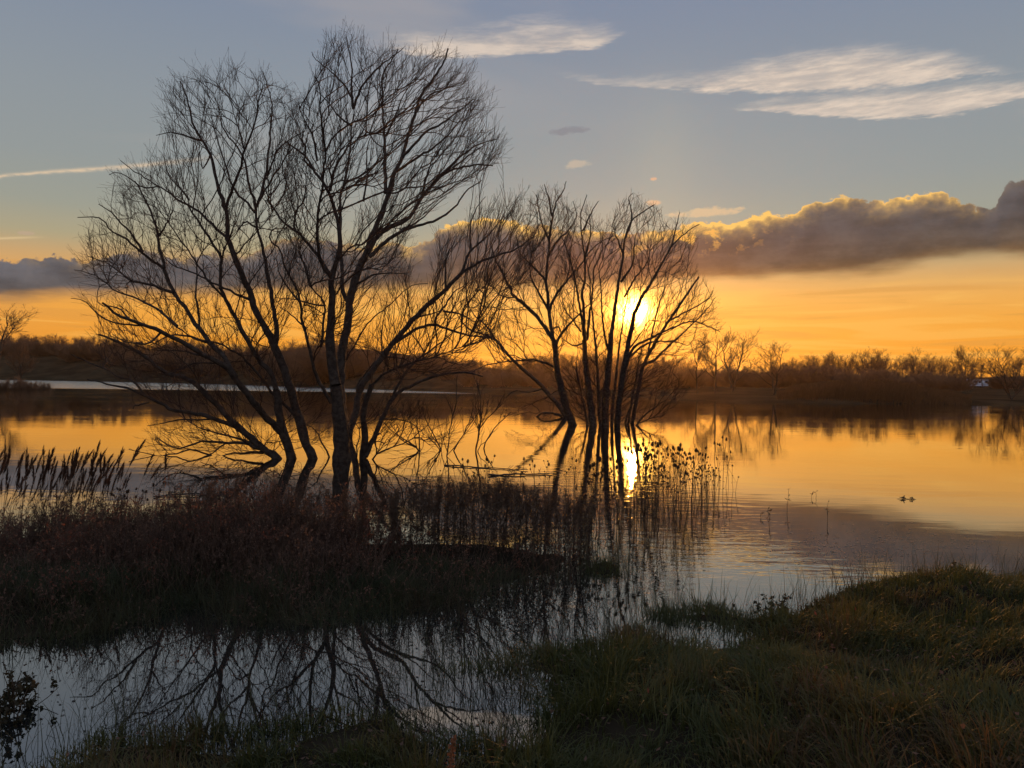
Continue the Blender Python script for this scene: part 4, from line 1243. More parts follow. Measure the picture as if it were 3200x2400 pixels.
def prism(mb, prof, y0, y1):
    n = len(prof)
    V = [(p[0], y0, p[1]) for p in prof] + [(p[0], y1, p[1]) for p in prof]
    F = [[i, (i + 1) % n, n + (i + 1) % n, n + i] for i in range(n)]
    mb.add(V, F)
    s0 = mb.n - 2 * n
    mb.f.append(np.array([[s0, s0 + i, s0 + i + 1] for i in range(1, n - 1)]))
    mb.f.append(np.array([[s0 + n, s0 + n + i + 1, s0 + n + i] for i in range(1, n - 1)]))


cx, cd = 2111, 262
cv_ = direction(cx, 829.5)
cpos = np.array([cv_[0] * cd, cd]); cz = hz(*cpos)
van = empty('camper_van', (cpos[0], cpos[1], cz), 'small white camper van with dark windows parked under the far right trees', 'camper')
van.rotation_euler = (0, 0, math.radians(-8))
mb_ = MB()
prism(mb_, [(-2.1, .55), (2.9, .55), (3.0, .8), (3.0, 2.6), (2.85, 2.85), (-2.2, 2.9), (-3.0, 2.75), (-3.05, 2.35), (-2.75, 2.0), (-2.1, 2.0)], -1.05, 1.05)
mb_.build('body', M_white, van, smooth=False)
mb_ = MB()
prism(mb_, [(-3.35, .45), (-2.1, .45), (-2.1, 1.98), (-2.55, 1.98), (-3.0, 1.35), (-3.35, 1.2)], -.95, .95)
cab = mb_.build('cab', M_white, van, smooth=False)
for (a, c, z0, z1) in ((-1.35, -.45, 1.55, 2.2), (.05, .65, 1.5, 2.2), (2.0, 2.75, 1.55, 2.25)):
    mb_ = MB(); box_piece(mb_, (a, -1.10, z0), (c, -1.045, z1), .02); mb_.build('window', M_glass, van, smooth=False)
mb_ = MB(); box_piece(mb_, (-2.95, -1.0, 2.3), (-2.55, -1.08, 2.6), .02); mb_.build('window', M_glass, van, smooth=False)
mb_ = MB(); prism(mb_, [(-2.85, 1.3), (-2.2, 1.3), (-2.2, 1.88), (-2.5, 1.88)], -.985, -.945); mb_.build('side_window', M_glass, cab, smooth=False)
mb_ = MB(); box_piece(mb_, (1.05, -1.09, .7), (1.7, -1.046, 2.35), .02); dr = mb_.build('door', M_white, van, smooth=False)
mb_ = MB(); box_piece(mb_, (1.12, -1.12, 1.3), (1.2, -1.085, 1.45), .01); mb_.build('handle', M_trim, dr, smooth=False)
mb_ = MB(); box_piece(mb_, (-2.0, -1.075, .9), (2.95, -1.046, 1.02), .01); mb_.build('stripe', M_trim, van, smooth=False)
for wxp in (-2.55, 1.55):
    for yy in (-.92, .72):
        mb_ = MB(); mb_.lathe((wxp, yy, .36), (0, 1, 0), [(0, .0), (0, .36), (.2, .36), (.2, 0)], 16); w1 = mb_.build('wheel', M_rubber, van)
        mb_ = MB(); mb_.lathe((wxp, yy - .012, .36), (0, 1, 0), [(0, .0), (0, .2), (.01, .2), (.01, 0)], 12); mb_.build('rim', M_trim, w1)


# ------------------------------------------------------------------ reeds at the left
def make_reed(H, seed, lean=0.12, plume=0.26):
    r = np.random.default_rng(seed)
    root = empty('reed', (0, 0, -50), 'x', 'reed', 'x')
    n = 9
    zz = np.linspace(0, 1, n)
    bend = lean * H * (0.5 * zz + 0.7 * zz ** 2.2)
    P = np.stack([bend, r.normal(size=n) * .004 * H, zz * H - 0.3 * (zz == 0)], -1)
    st = MB(); st.tubes(P[None], np.linspace(.0035, .0016, n)[None], 4); st.build('stem', M_reed, root)
    # plume: many fine drooping strands hugging the stem top
    m = 150
    tt = 1 - plume * r.random(m) ** 1.1
    f = tt * (n - 1); i = np.minimum(f.astype(int), n - 2); w = (f - i)[:, None]
    pos = P[i] * (1 - w) + P[i + 1] * w
    T = norm(P[-1] - P[-3])
    k = (1 - tt) / plume
    wid = np.sin(np.clip(k, 0, 1) * PI) ** .7 * .013 + .002
    off = np.stack([r.normal(size=m), r.normal(size=m), np.zeros(m)], -1) * wid[:, None]
    q1 = pos + off * .5 + T * .02; q2 = pos + off * 1.1 + T * (.04 + .05 * r.random(m))[:, None] + np.array([.006, 0, -.004])
    side = norm(r.normal(size=(m, 3)))
    pb = MB(); pb.ribbons(np.stack([pos, q1, q2], 1), np.stack([np.full(m, .0012), np.full(m, .0042), np.full(m, .0004)], 1), side)
    pb.build('plume', M_plume, root)
    for kk in range(3):
        t0 = r.uniform(.25, .7); i0 = int(t0 * (n - 1))
        a = r.uniform(0, 6.28); L = H * r.uniform(.22, .38)
        s_ = np.linspace(0, 1, 6)
        Lp = P[i0] + np.stack([np.cos(a) * L * s_ * .6 + .15 * L * s_, np.sin(a) * L * s_ * .4, L * (.9 * s_ - .75 * s_ ** 2)], -1)
        lb = MB(); lb.ribbons(Lp[None], (np.array([.002, .006, .007, .006, .004, .0005]))[None], norm(np.array([[-np.sin(a), np.cos(a), .3]])))
        lb.build('leaf', M_reed, root)
    root['used'] = 0
    return root


reed_p = [make_reed(1.2, 400 + i, lean=l, plume=pl) for i, (l, pl) in enumerate([(.16, .22), (.24, .25), (.09, .2), (.2, .28), (.02, .18), (.3, .2), (.13, .3), (.05, .24)])]
tips = [(95, 110), (10, 190), (120, 175), (145, 190), (175, 225), (220, 205), (280, 130), (300, 210), (340, 140), (385, 170), (375, 265), (425, 285), (480, 120), (468, 200), (485, 240), (515, 270), (570, 170), (595, 155), (625, 200), (640, 215),
        (695, 95), (730, 190), (795, 230), (805, 290), (885, 175), (938, 95), (945, 270), (985, 355), (1080, 258), (60, 190), (35, 210), (800, 430), (545, 300), (250, 280), (200, 300), (90, 300), (420, 330), (660, 330), (845, 330), (740, 350), (690, 280), (330, 300), (150, 330), (520, 380), (40, 330)]
rr = random.Random(9)
rtips = [(z[0] * .2812, 933.2 + z[1] * .2812, 'tall brown reed with a feathery plume in the bed at the left edge', 0) for z in tips]
rtips += [(rr.uniform(-60, 290), rr.uniform(1030, 1085), 'tall brown reed with a feathery plume in the bed at the left edge', 0) for _ in range(22)]
rtips += [(rr.uniform(-40, 300), 968 + 85 * rr.random() ** .8, 'tall brown reed with a feathery plume in the bed at the left edge', 0) for _ in range(75)]
rtips += [(346, 985, 'lone upright reed with a narrow plume right of the reed bed', 1)]
for tx, ty, lb, lone in rtips:
    p = reed_p[4] if lone else reed_p[rr.choice([0, 1, 2, 3, 5, 6, 7])]
    o = p if not p['used'] else copy_tree(p)
    p['used'] = 1
    by = 1185 + rr.uniform(-22, 16)
    bx = tx - (2 if lone else rr.uniform(18, 44))
    wb = on_water(bx, by)
    zt = at(tx, ty, wb[1])[2]
    g0 = hz(wb[0], wb[1])
    s = (zt - g0) / 1.2
    o.location = (wb[0], wb[1], max(g0, -.1)); o.scale = (s, s, s)
    o.rotation_euler = (rr.uniform(-.05, .05), rr.uniform(-.05, .05), rr.uniform(-1.1, 1.1))
    tag(o, lb, 'reed', 'reeds of the left reed bed')


# ------------------------------------------------------------------ teasels
def egg(mb, c, axis, L, Rm, r):
    axis = axis / np.linalg.norm(axis)
    prof = [(L * t_, Rm * (math.sin(PI * min(.98, t_ * .93 + .05)) ** .75) * (1.05 - .25 * t_)) for t_ in np.linspace(0, 1, 8)]
    mb.lathe(c, axis, prof, 8)
    # spines and long curved bracts
    m = 70
    t_ = r.random(m); q_ = r.normal(size=(m, 3)); N = norm(q_ - (q_ @ axis)[:, None] * axis)
    rad_ = Rm * (np.sin(PI * np.minimum(.98, t_ * .93 + .05)) ** .75)
    p0 = c + axis * (t_ * L)[:, None] + N * (rad_ * .9)[:, None]
    p1 = p0 + N * (Rm * .38) + axis * (L * .08)
    mb.tubes(np.stack([p0, p1], 1), np.full((m, 2), .0012), 3)
    a = np.arange(6) / 6 * 2 * PI + r.random()
    e1 = np.cross(axis, [1, 0, .1]); e1 /= np.linalg.norm(e1); e2 = np.cross(axis, e1)
    Nn = np.cos(a)[:, None] * e1 + np.sin(a)[:, None] * e2
    b0 = c + Nn * Rm * .3; b1 = c + Nn * Rm * 1.5 + axis * L * .12; b2 = c + Nn * Rm * 1.9 + axis * L * .75
    mb.tubes(np.stack([b0, b1, b2], 1), np.array([[.0022, .0016, .0006]]).repeat(6, 0), 3)


def make_teasel(seed, heads):
    r = np.random.default_rng(seed)
    root = empty('teasel', (0, 0, -50), 'x', 'teasel', 'x')
    n = 8; H = 1.0
    zz = np.linspace(0, 1, n)
    P = np.stack([.05 * zz ** 2 * r.normal() + r.normal(size=n) * .004, .05 * zz ** 2 * r.normal() + r.normal(size=n) * .004, zz * H], -1)
    P[0, 2] -= .4
    st = MB(); st.tubes(P[None], np.linspace(.006, .0035, n)[None], 5)
    ends = [(P[-1], norm(P[-1] - P[-2]), 1.0)]
    for k in range(heads - 1):
        i = r.integers(3, n - 2); a = r.uniform(0, 6.28); L = r.uniform(.2, .42)
        s_ = np.linspace(0, 1, 5)
        Q = P[i] + np.stack([np.cos(a) * L * (.45 * s_), np.sin(a) * L * (.45 * s_), L * (.55 * s_ + .35 * s_ ** 2)], -1)
        st.tubes(Q[None], np.linspace(.0035, .0025, 5)[None], 4)
        ends.append((Q[-1], norm(Q[-1] - Q[-2]), r.uniform(.65, .9)))
    # a few withered leaves on the stem
    m = 6; i = r.integers(1, n - 3, m)
    a = r.uniform(0, 6.28, m)
    D = norm(np.stack([np.cos(a), np.sin(a), r.uniform(-.5, .6, m)], -1))
    st.leaves(P[i], D, np.stack([-np.sin(a), np.cos(a), a * 0], -1), r.uniform(.06, .16, m), r.uniform(.006, .012, m))
    st.build('stem', M_tstem, root)
    for p, ax, sc in ends:
        hb = MB(); egg(hb, p - ax * .004, ax, .075 * sc, .021 * sc, r); hb.build('seed_head', M_teasel, root)
    root['used'] = 0
    return root


teas = [make_teasel(500 + i, h) for i, h in enumerate([1, 2, 3, 4, 3, 5])]


def place_teasel(px, by, ty, label, group, kinds=None):
    p = teas[rr.choice(kinds) if kinds else rr.randrange(6)]
    o = p if not p['used'] else copy_tree(p)
    p['used'] = 1
    wb = on_water(px, by)
    g0 = max(hz(wb[0], wb[1]), -.05)
    zt = at(px, ty, wb[1])[2]
    s = max(.35, (zt - g0) / 1.06)
    o.location = (wb[0], wb[1], g0); o.scale = (max(s, .62), max(s, .62), s)
    o.rotation_euler = (rr.uniform(-.1, .1), rr.uniform(-.12, .12), rr.uniform(0, 6.28))
    tag(o, label, 'teasel', group)


L1 = 'dark dry teasel with egg-shaped seed heads in the flooded clump below the sun'
for _ in range(190):
    px = rr.uniform(1240, 1545)
    ymin = np.interp(px, [1230, 1300, 1400, 1500, 1565], [1055, 1055, 1050, 1046, 1045])
    by = rr.uniform(ymin, np.interp(px, [1230, 1330, 1400, 1565], [1175, 1165, 1135, 1085]))
    topy = np.interp(px, [1230, 1290, 1350, 1400, 1450, 1500, 1565], [1010, 985, 965, 945, 950, 968, 985])
    ty = topy + 120 * rr.random() ** 1.1
    ty = min(ty, by - 45)
    place_teasel(px, by, ty, L1, 'teasels of the flooded clump')
for px, ty, by in ((1545, 952, 1047), (1556, 958, 1049), (1562, 946, 1048), (1568, 972, 1050), (1552, 990, 1052), (1574, 985, 1052), (1584, 1003, 1060), (1588, 1028, 1066)):
    place_teasel(px, by, ty, 'thin teasel at the right edge of the flooded clump, seen clear against gold water', 'teasels at the right edge of the clump', [0, 1])
for _ in range(34):
    px = rr.uniform(900, 1250); by = rr.uniform(1050, 1120)
    place_teasel(px, by, rr.uniform(985, 1035), 'thin teasel in shallow water behind the dark dry weeds', 'teasels behind the dry weeds', [0, 1, 2])
for px, ty in ((258, 1062), (268, 1055), (274, 1068), (282, 1060), (250, 1075), (286, 1072), (308, 1060), (318, 1078), (326, 1045), (334, 1058), (356, 1060), (476, 1066), (484, 1075), (500, 1068), (520, 1058), (548, 1072), (562, 1080), (608, 1096), (640, 1090), (668, 1088), (590, 1110)):
    place_teasel(px, 1170 + rr.uniform(-10, 15), ty, 'small dark teasel rising from the brown thicket on the flooded strip', 'teasels in the brown thicket', [0, 1, 2])


# ------------------------------------------------------------------ tall dry weeds (dark stand right of the trunk)
def make_weed(seed):
    r = np.random.default_rng(seed)
    root = empty('dry_weed', (0, 0, -50), 'x', 'dry weed', 'x')
    n = 9; zz = np.linspace(0, 1, n)
    a = r.uniform(0, 6.28); cu = r.uniform(.03, .16)
    P = np.stack([np.cos(a) * cu * zz ** 3, np.sin(a) * cu * zz ** 3, zz * (1 - .25 * cu * zz)], -1)
    P[0, 2] -= .2
    st = MB(); st.tubes(P[None], np.linspace(.005, .002, n)[None], 4)
    # withered leaves hanging all the way down
    m = 60; t_ = r.uniform(.08, .85, m); f = t_ * (n - 1); i = f.astype(int); w = (f - i)[:, None]
    pos = P[i] * (1 - w) + P[i + 1] * w
    q_ = r.uniform(0, 6.28, m)
    D = norm(np.stack([np.cos(q_), np.sin(q_), r.uniform(-1.3, .3, m)], -1))
    st.leaves(pos, D, norm(np.stack([-np.sin(q_), np.cos(q_), r.normal(size=m) * .4], -1)), r.uniform(.04, .11, m), r.uniform(.004, .011, m))
    st.build('stem', M_weed, root)
    # one-sided drooping plume
    k0 = P[int(.72 * (n - 1)):]
    a1 = spawn(P[None, 5:], np.full((1, n - 5), .003), 110, .0, (.05, .15), (25, 75), 5, up=-.12, wig=.15, rtip=.001, rmax=.0018, r=r)
    pl = MB(); pl.tubes(a1[0], a1[1], 3)
    B = len(a1[0]); m = B * 7
    bi = r.integers(0, B, m); ki = r.integers(1, 5, m)
    q_ = norm(r.normal(size=(m, 3)))
    pl.leaves(a1[0][bi, ki] + r.normal(size=(m, 3)) * .004, q_, norm(r.normal(size=(m, 3))), r.uniform(.008, .020, m), r.uniform(.003, .006, m))
    pl.build('plume', M_weedhead, root)
    root['used'] = 0
    return root


weeds = [make_weed(600 + i) for i in range(7)]
TOP_PX = [(-300, 1105), (0, 1105), (100, 1100), (200, 1090), (300, 1078), (400, 1052), (500, 1040), (600, 1042), (700, 1060), (760, 1060), (800, 1040), (900, 1024), (1000, 1018), (1100, 1024), (1200, 1030), (1260, 1050), (1290, 1110), (1340, 1190)]
tpx = [p[0] for p in TOP_PX]; tpy = [p[1] for p in TOP_PX]
for _ in range(200):
    px = rr.uniform(775, 1275)
    if px < 850 and rr.random() < .45: continue
    by = rr.uniform(1160, 1246) if px < 1200 else rr.uniform(1160, 1225)
    wb = on_water(px, by)
    ty = float(np.interp(px, tpx, tpy)) + abs(rr.gauss(0, 26)) + (by - 1160) * .25
    p = weeds[rr.randrange(7)]
    o = p if not p['used'] else copy_tree(p)
    p['used'] = 1
    g0 = max(hz(wb[0], wb[1]), -.05)
    s = max(.3, at(px, ty, wb[1])[2] - g0)
    o.location = (wb[0], wb[1], g0); o.scale = (max(s, .7), max(s, .7), s)
    o.rotation_euler = (rr.uniform(-.08, .08), rr.uniform(-.08, .08), rr.uniform(0, 6.28))
    tag(o, 'upright dark dry weed with drooping plume in the dense stand right of the thick trunk', 'dry weed', 'dry weeds of the dark stand')


for _ in range(105):
    px = rr.uniform(60, 790)
    by = rr.uniform(1165, 1235)
    wb = on_water(px, by)
    ty = float(np.interp(px, tpx, tpy)) + rr.uniform(-30, 40) + (by - 1165) * .3
    o = copy_tree(weeds[rr.randrange(7)])
    g0 = max(hz(wb[0], wb[1]), -.05)
    s = max(.25, at(px, ty, wb[1])[2] - g0)
    o.location = (wb[0], wb[1], g0); o.scale = (max(s, .6), max(s, .6), s)
    o.rotation_euler = (rr.uniform(-.15, .15), rr.uniform(-.15, .15), rr.uniform(0, 6.28))
    tag(o, 'thin dry weed sticking up out of the brown thicket left of the thick trunk', 'dry weed', 'dry weeds in the brown thicket')


# ------------------------------------------------------------------ undergrowth on the flooded strip
def scatter(poly, n, seed, xr, yr, inset=0.0):
    r = np.random.default_rng(seed)
    P = np.stack([r.uniform(xr[0], xr[1], n), r.uniform(yr[0], yr[1], n)], -1)
    s = seg_sd(P, poly)
    k = s > inset
    return P[k], s[k]


def to_px(P):
    Q = P - np.array([0, 0, CH]); d = Q[:, 1]
    return 1106 + FPX * (Q @ Rv) / d, 829.5 - FPX * (Q @ Uv) / d


r = np.random.default_rng(71)
Pg, sg = scatter(STRIP, 12000, 70, (-9, 1.4), (5.4, 10.8), .02)
Pg2, sg2 = scatter(STRIP, 8000, 72, (-5.6, -1.4), (7.6, 10.8), .0)
Pg = np.concatenate([Pg, Pg2])
hg = height(Pg[:, 0], Pg[:, 1])
base3 = np.stack([Pg[:, 0], Pg[:, 1], hg], -1)
px, py = to_px(base3)
ztop = CH - (np.interp(px, tpx, tpy) - (813 + .0155 * px)) / FPX * Pg[:, 1]
fy_ = np.interp(px, [-300, 0, 200, 300, 440, 600, 850, 1020, 1260], [1405, 1398, 1384, 1352, 1310, 1355, 1337, 1302, 1240])
near_c = np.clip((fy_ - py) / np.maximum(fy_ - 1190, 40), 0.0, 1)
Ht = np.clip((ztop - hg), .05, 1.15) * (.10 + .95 * near_c ** 1.3) * (.32 + .76 * r.random(len(px)) ** 1.3) * (.38 + 1.05 * vnoise(Pg[:, 0] * 3.1, Pg[:, 1] * 3.1, 77))
keep = (vnoise(Pg[:, 0] * 4.3, Pg[:, 1] * 3.0, 78) > .22) & (Ht > .05) & (px > -260) & (px < 1330) & ~((px > 760) & (r.random(len(px)) < .15 + .7 * near_c)) & ~((px < 330) & (r.random(len(px)) < .45 * near_c))
base3, Ht, px = base3[keep], Ht[keep], px[keep]
B = len(Ht); n = 6
D = norm(np.stack([r.normal(size=B) * .35 + .1, r.normal(size=B) * .35, np.ones(B)], -1))
P = np.empty((B, n, 3)); P[:, 0] = base3 - np.array([0, 0, .05])
st = (Ht * 1.08 / (n - 1))[:, None]
for k in range(1, n):
    D = norm(D + r.normal(size=(B, 3)) * .13); P[:, k] = P[:, k - 1] + D * st
P[:, 1:, 2] = np.maximum(P[:, 1:, 2], .01)
R = np.linspace(.0042, .0022, n)[None].repeat(B, 0)
ub = MB(); ub.tubes(P, R, 3)
a1 = spawn(P, R, 8, .25, (.06, .26), (25, 65), 4, up=.05, wig=.15, rtip=.0014, rmax=.0024, r=r)
ub.tubes(a1[0], a1[1], 3)
o = ub.build('thicket_stems', M_bramble)
tag(o, 'tangled brown dead stems covering the flooded strip of bank', 'undergrowth', None, 'stuff')
lb_ = MB()
B = len(a1[0]); m = min(230000, B * 4)
bi = r.integers(0, B, m); ki = r.integers(1, 4, m)
q1 = norm(r.normal(size=(m, 3)) + np.array([0, 0, -.1])); q2 = norm(np.cross(q1, r.normal(size=(m, 3))))
lb_.leaves(a1[0][bi, ki], q1, q2, r.uniform(.012, .034, m), r.uniform(.004, .010, m))
o = lb_.build('withered_leaves', M_brleaf)
tag(o, 'small withered russet leaves in the thicket on the flooded strip', 'leaves', None, 'stuff')


# ------------------------------------------------------------------ grass
def blades(mb, base, L, dirn, lean, Wd, r, n=5):
    """arching blades: base (B,3), dirn (B,2) horizontal unit, lean 0..1.6"""
    B = len(base)
    s_ = np.linspace(0, 1, n)[None]
    th_ = lean[:, None] * s_ ** 1.2
    ds = L[:, None] / (n - 1)
    hx = np.cumsum(np.sin(th_) * ds, 1); hx = hx - hx[:, :1]
    vz = np.cumsum(np.cos(th_) * ds, 1); vz = vz - vz[:, :1]
    P = np.empty((B, n, 3))
    P[:, :, 0] = base[:, None, 0] + dirn[:, None, 0] * hx
    P[:, :, 1] = base[:, None, 1] + dirn[:, None, 1] * hx
    P[:, :, 2] = base[:, None, 2] + vz
    a = np.arctan2(dirn[:, 1], dirn[:, 0]) + r.normal(size=B) * .5
    side = np.stack([-np.sin(a), np.cos(a), r.normal(size=B) * .15], -1)
    wp = np.array([.7, 1.0, .9, .6, .06])[None] * Wd[:, None]
    mb.ribbons(P, wp, norm(side))


def grass_field(poly, n_tuft, per, xr, yr, seed, L, W_, inset, spread=.11, far_keep=None):
    r = np.random.default_rng(seed)
    C, s = scatter(poly, n_tuft, seed + 1, xr, yr, inset)
    # only what the picture can see, and a margin round it
    vis = (np.abs(C[:, 0]) < C[:, 1] * .80 + 2.6)
    C, s = C[vis], s[vis]
    cl = vnoise(C[:, 0] * 1.3, C[:, 1] * 1.3, seed + 2)
    tl_ = (0.45 + .95 * cl) * r.uniform(.6, 1.35, len(C)) * (.6 + .4 * sstep(s, -.05, .5))
    comb = vnoise(C[:, 0] * .6, C[:, 1] * .6, seed + 3) * 2 * PI * 1.6
    i = np.repeat(np.arange(len(C)), per)
    B = len(i)
    off = r.normal(size=(B, 2)) * spread
    xy = C[i] + off
    dist = np.hypot(off[:, 0], off[:, 1])
    ang_ = np.arctan2(off[:, 1], off[:, 0]); ang_ = np.where(r.random(B) < .5, ang_, comb[i] + r.normal(size=B) * .5)
    h_ = height(xy[:, 0], xy[:, 1])
    ok = h_ > -.06
    Ln = r.uniform(L[0], L[1], B) * tl_[i]
    lean = np.clip(.75 + dist / spread * .4 + r.normal(size=B) * .55, .1, 2.7)
    mb = MB()
    bs = np.stack([xy[:, 0], xy[:, 1], h_ - .015], -1)
    blades(mb, bs[ok], Ln[ok], np.stack([np.cos(ang_), np.sin(ang_)], -1)[ok], lean[ok], r.uniform(W_[0], W_[1], ok.sum()), r)
    return mb


mb_ = grass_field(NEAR, 4300, 78, (-5.5, 8.5), (1.6, 9.2), 80, (.07, .22), (.0016, .0046), -.03, spread=.085)
o = mb_.build('grass', M_grass)
tag(o, 'long rough grass with green and rusty patches on the near bank', 'grass', None, 'stuff')
mb_ = grass_field(STRIP, 3600, 26, (-8, 1.4), (5.5, 8.2), 90, (.08, .24), (.0014, .003), -.02)
o = mb_.build('strip_grass', M_dark_grass)
tag(o, 'dark low grass on the flooded strip below the thicket', 'grass', None, 'stuff')
mb_ = grass_field(TUFT, 260, 50, (.5, 2.5), (7, 10), 95, (.08, .2), (.0014, .003), -.03, spread=.07)
o = mb_.build('grass_tuft', M_grass)
tag(o, 'small green grass tuft standing alone in the water below the teasels', 'grass tuft')

# sparse wisps at the water's edge
r = np.random.default_rng(96)
C, s = scatter(NEAR, 60000, 97, (-5, 8), (1.6, 9), -.35)
k = (s < .18) & (np.abs(C[:, 0]) < C[:, 1] * .8 + .8) & (r.random(len(C)) < .5)
C = C[k]; B = len(C)
C2, s2_ = scatter(STRIP, 30000, 98, (-8, 1.5), (5.2, 9.0), -.40)
k = (s2_ < .12) & (np.abs(C2[:, 0]) < C2[:, 1] * .8 + .8) & (r.random(len(C2)) < .5)
C = np.concatenate([C, C2[k]]); B = len(C)
h_ = height(C[:, 0], C[:, 1])
ang_ = r.uniform(0, 6.28, B)
mb_ = MB()
blades(mb_, np.stack([C[:, 0], C[:, 1], np.maximum(h_, -.2) - .02], -1), r.uniform(.14, .55, B) ** 1.15, np.stack([np.cos(ang_), np.sin(ang_)], -1), np.abs(r.normal(size=B)) * .8 + .15, r.uniform(.001, .0024, B), r)
o = mb_.build('shore_grass', M_dark_grass)
tag(o, 'thin wispy grass blades at the water edge of the two banks', 'grass', None, 'stuff')


# ------------------------------------------------------------------ single plants
def leafy_plant(name, label, cat, px, by, H, seed, nst=7, leaf=(.03, .06), lw=.4, spread=.5, m_st=None, m_lf=None, dens=26, z0=None, group=None):
    r = np.random.default_rng(seed)
    wb = on_water(px, by)
    g0 = max(hz(wb[0], wb[1]), -.1) if z0 is None else z0
    if z0 is None and g0 > 0.02:
        wb = on_water(px, by, g0); g0 = hz(wb[0], wb[1])
    root = empty(name, (wb[0], wb[1], g0), label, cat, group)
    n = 7
    D = norm(np.stack([r.normal(size=nst) * spread, r.normal(size=nst) * spread, np.ones(nst)], -1))
    P = np.zeros((nst, n, 3)); P[:, 0] = np.stack([r.normal(size=nst) * .03, r.normal(size=nst) * .03, np.full(nst, -.08)], -1)
    st = (H * r.uniform(.6, 1.05, nst) / (n - 1))[:, None]
    for k in range(1, n):
        D = norm(D + r.normal(size=(nst, 3)) * .14); P[:, k] = P[:, k - 1] + D * st
    R = np.linspace(.005, .0022, n)[None].repeat(nst, 0)
    a1 = spawn(P, R, 14, .25, (H * .15, H * .35), (25, 60), 4, up=.05, wig=.12, rtip=.0014, rmax=.0028, r=r)
    sb = MB(); sb.tubes(P, R, 4); sb.tubes(a1[0], a1[1], 3)
    sb.build('stem', m_st or M_weed, root)
    m = int(dens * max(1, len(a1[0])) * .35) + 4
    lb = MB()
    if len(a1[0]):
        bi = r.integers(0, len(a1[0]), m); ki = r.integers(1, 4, m)
        q1 = norm(r.normal(size=(m, 3)) + np.array([0, 0, -.2])); q2 = norm(np.cross(q1, r.normal(size=(m, 3))))
        Ll = r.uniform(leaf[0], leaf[1], m)
        lb.leaves(a1[0][bi, ki], q1, q2, Ll, Ll * lw * r.uniform(.6, 1.1, m))
    lb.build('leaves', m_lf or M_leaf, root)
    return root


leafy_plant('leafy_shrub', 'round dark bushy plant with dead leaves at the water edge, right of the sun glints', 'plant', 1662, 1318, .30, 801, nst=12, leaf=(.02, .04), spread=.55)
leafy_plant('leafy_shrub', 'low dark leafy plant on the small grass spit left of the round bushy one', 'plant', 1560, 1322, .18, 802, nst=8, leaf=(.02, .035), spread=.6)
leafy_plant('tall_weed', 'spindly leafy weed standing highest on the right-hand hummock', 'plant', 2062, 1240, .36, 803, nst=9, leaf=(.025, .05), spread=.4)
leafy_plant('tall_weed', 'thin sprawling weed on the hummock left of the highest weed', 'plant', 1995, 1244, .26, 804, nst=7, leaf=(.02, .035), spread=.7, dens=10)
leafy_plant('bramble', 'reddish low bramble at the left foot of the right-hand hummock', 'bramble', 1850, 1268, .16, 805, nst=12, leaf=(.02, .04), spread=.9, m_lf=M_brleaf)
leafy_plant('bramble', 'reddish low bramble along the crest of the right-hand hummock', 'bramble', 1925, 1256, .16, 806, nst=14, leaf=(.02, .04), spread=.9, m_lf=M_brleaf)
leafy_plant('leafy_weed', 'dark leafy weed hanging over the water at the bottom left edge', 'plant', 10, 1545, .50, 807, nst=20, leaf=(.014, .034), spread=.55, dens=60)
leafy_plant('leafy_weed', 'small dark leafy weed at the right picture edge behind the hummock', 'plant', 2205, 1246, .16, 808, nst=8, leaf=(.02, .04), spread=.5)

# rusty dock stalk at the bottom
r = np.random.default_rng(810)
wb = on_water(985, 1720, .30)
root = empty('dock_stalk', (wb[0], wb[1], hz(wb[0], wb[1])), 'withered rust-brown dock stalk in the grass at the bottom edge', 'dock plant')
n = 8; zz = np.linspace(0, 1, n); P = np.stack([-.02 * zz + .01 * np.sin(zz * 7), .01 * np.cos(zz * 5), zz * .38], -1)
sb = MB(); sb.tubes(P[None], np.linspace(.004, .002, n)[None], 5); sb.build('stem', M_rust, root)
m = 420; t_ = r.uniform(.25, 1, m); f = t_ * (n - 1); i = np.minimum(f.astype(int), n - 2); w = (f - i)[:, None]
pos = P[i] * (1 - w) + P[i + 1] * w + r.normal(size=(m, 3)) * (.011 * (1.1 - .6 * t_) * (.6 + .7 * np.sin(t_ * 26) ** 2))[:, None]
q1 = norm(r.normal(size=(m, 3)) + np.array([0, 0, -.5])); q2 = norm(np.cross(q1, r.normal(size=(m, 3))))
sb = MB(); sb.leaves(pos, q1, q2, r.uniform(.006, .014, m), r.uniform(.003, .006, m)); sb.build('seeds', M_rust, root)


# fallen leaves lying on the bank
r = np.random.default_rng(815)
C, s_ = scatter(NEAR, 2600, 816, (-3.5, 7), (2.2, 8.5), .15)
m = len(C); hh = height(C[:, 0], C[:, 1])
q1 = norm(np.stack([r.normal(size=m), r.normal(size=m), r.normal(size=m) * .3], -1)); q2 = norm(np.cross(q1, np.stack([r.normal(size=m) * .3, r.normal(size=m) * .3, np.ones(m)], -1)))
lb_ = MB(); lb_.leaves(np.stack([C[:, 0], C[:, 1], hh + r.uniform(.03, .14, m)], -1), q1, q2, r.uniform(.02, .045, m), r.uniform(.005, .012, m))
o = lb_.build('fallen_leaves', M_brleaf)
tag(o, 'fallen brown leaves caught in the grass of the near bank', 'leaves', None, 'stuff')


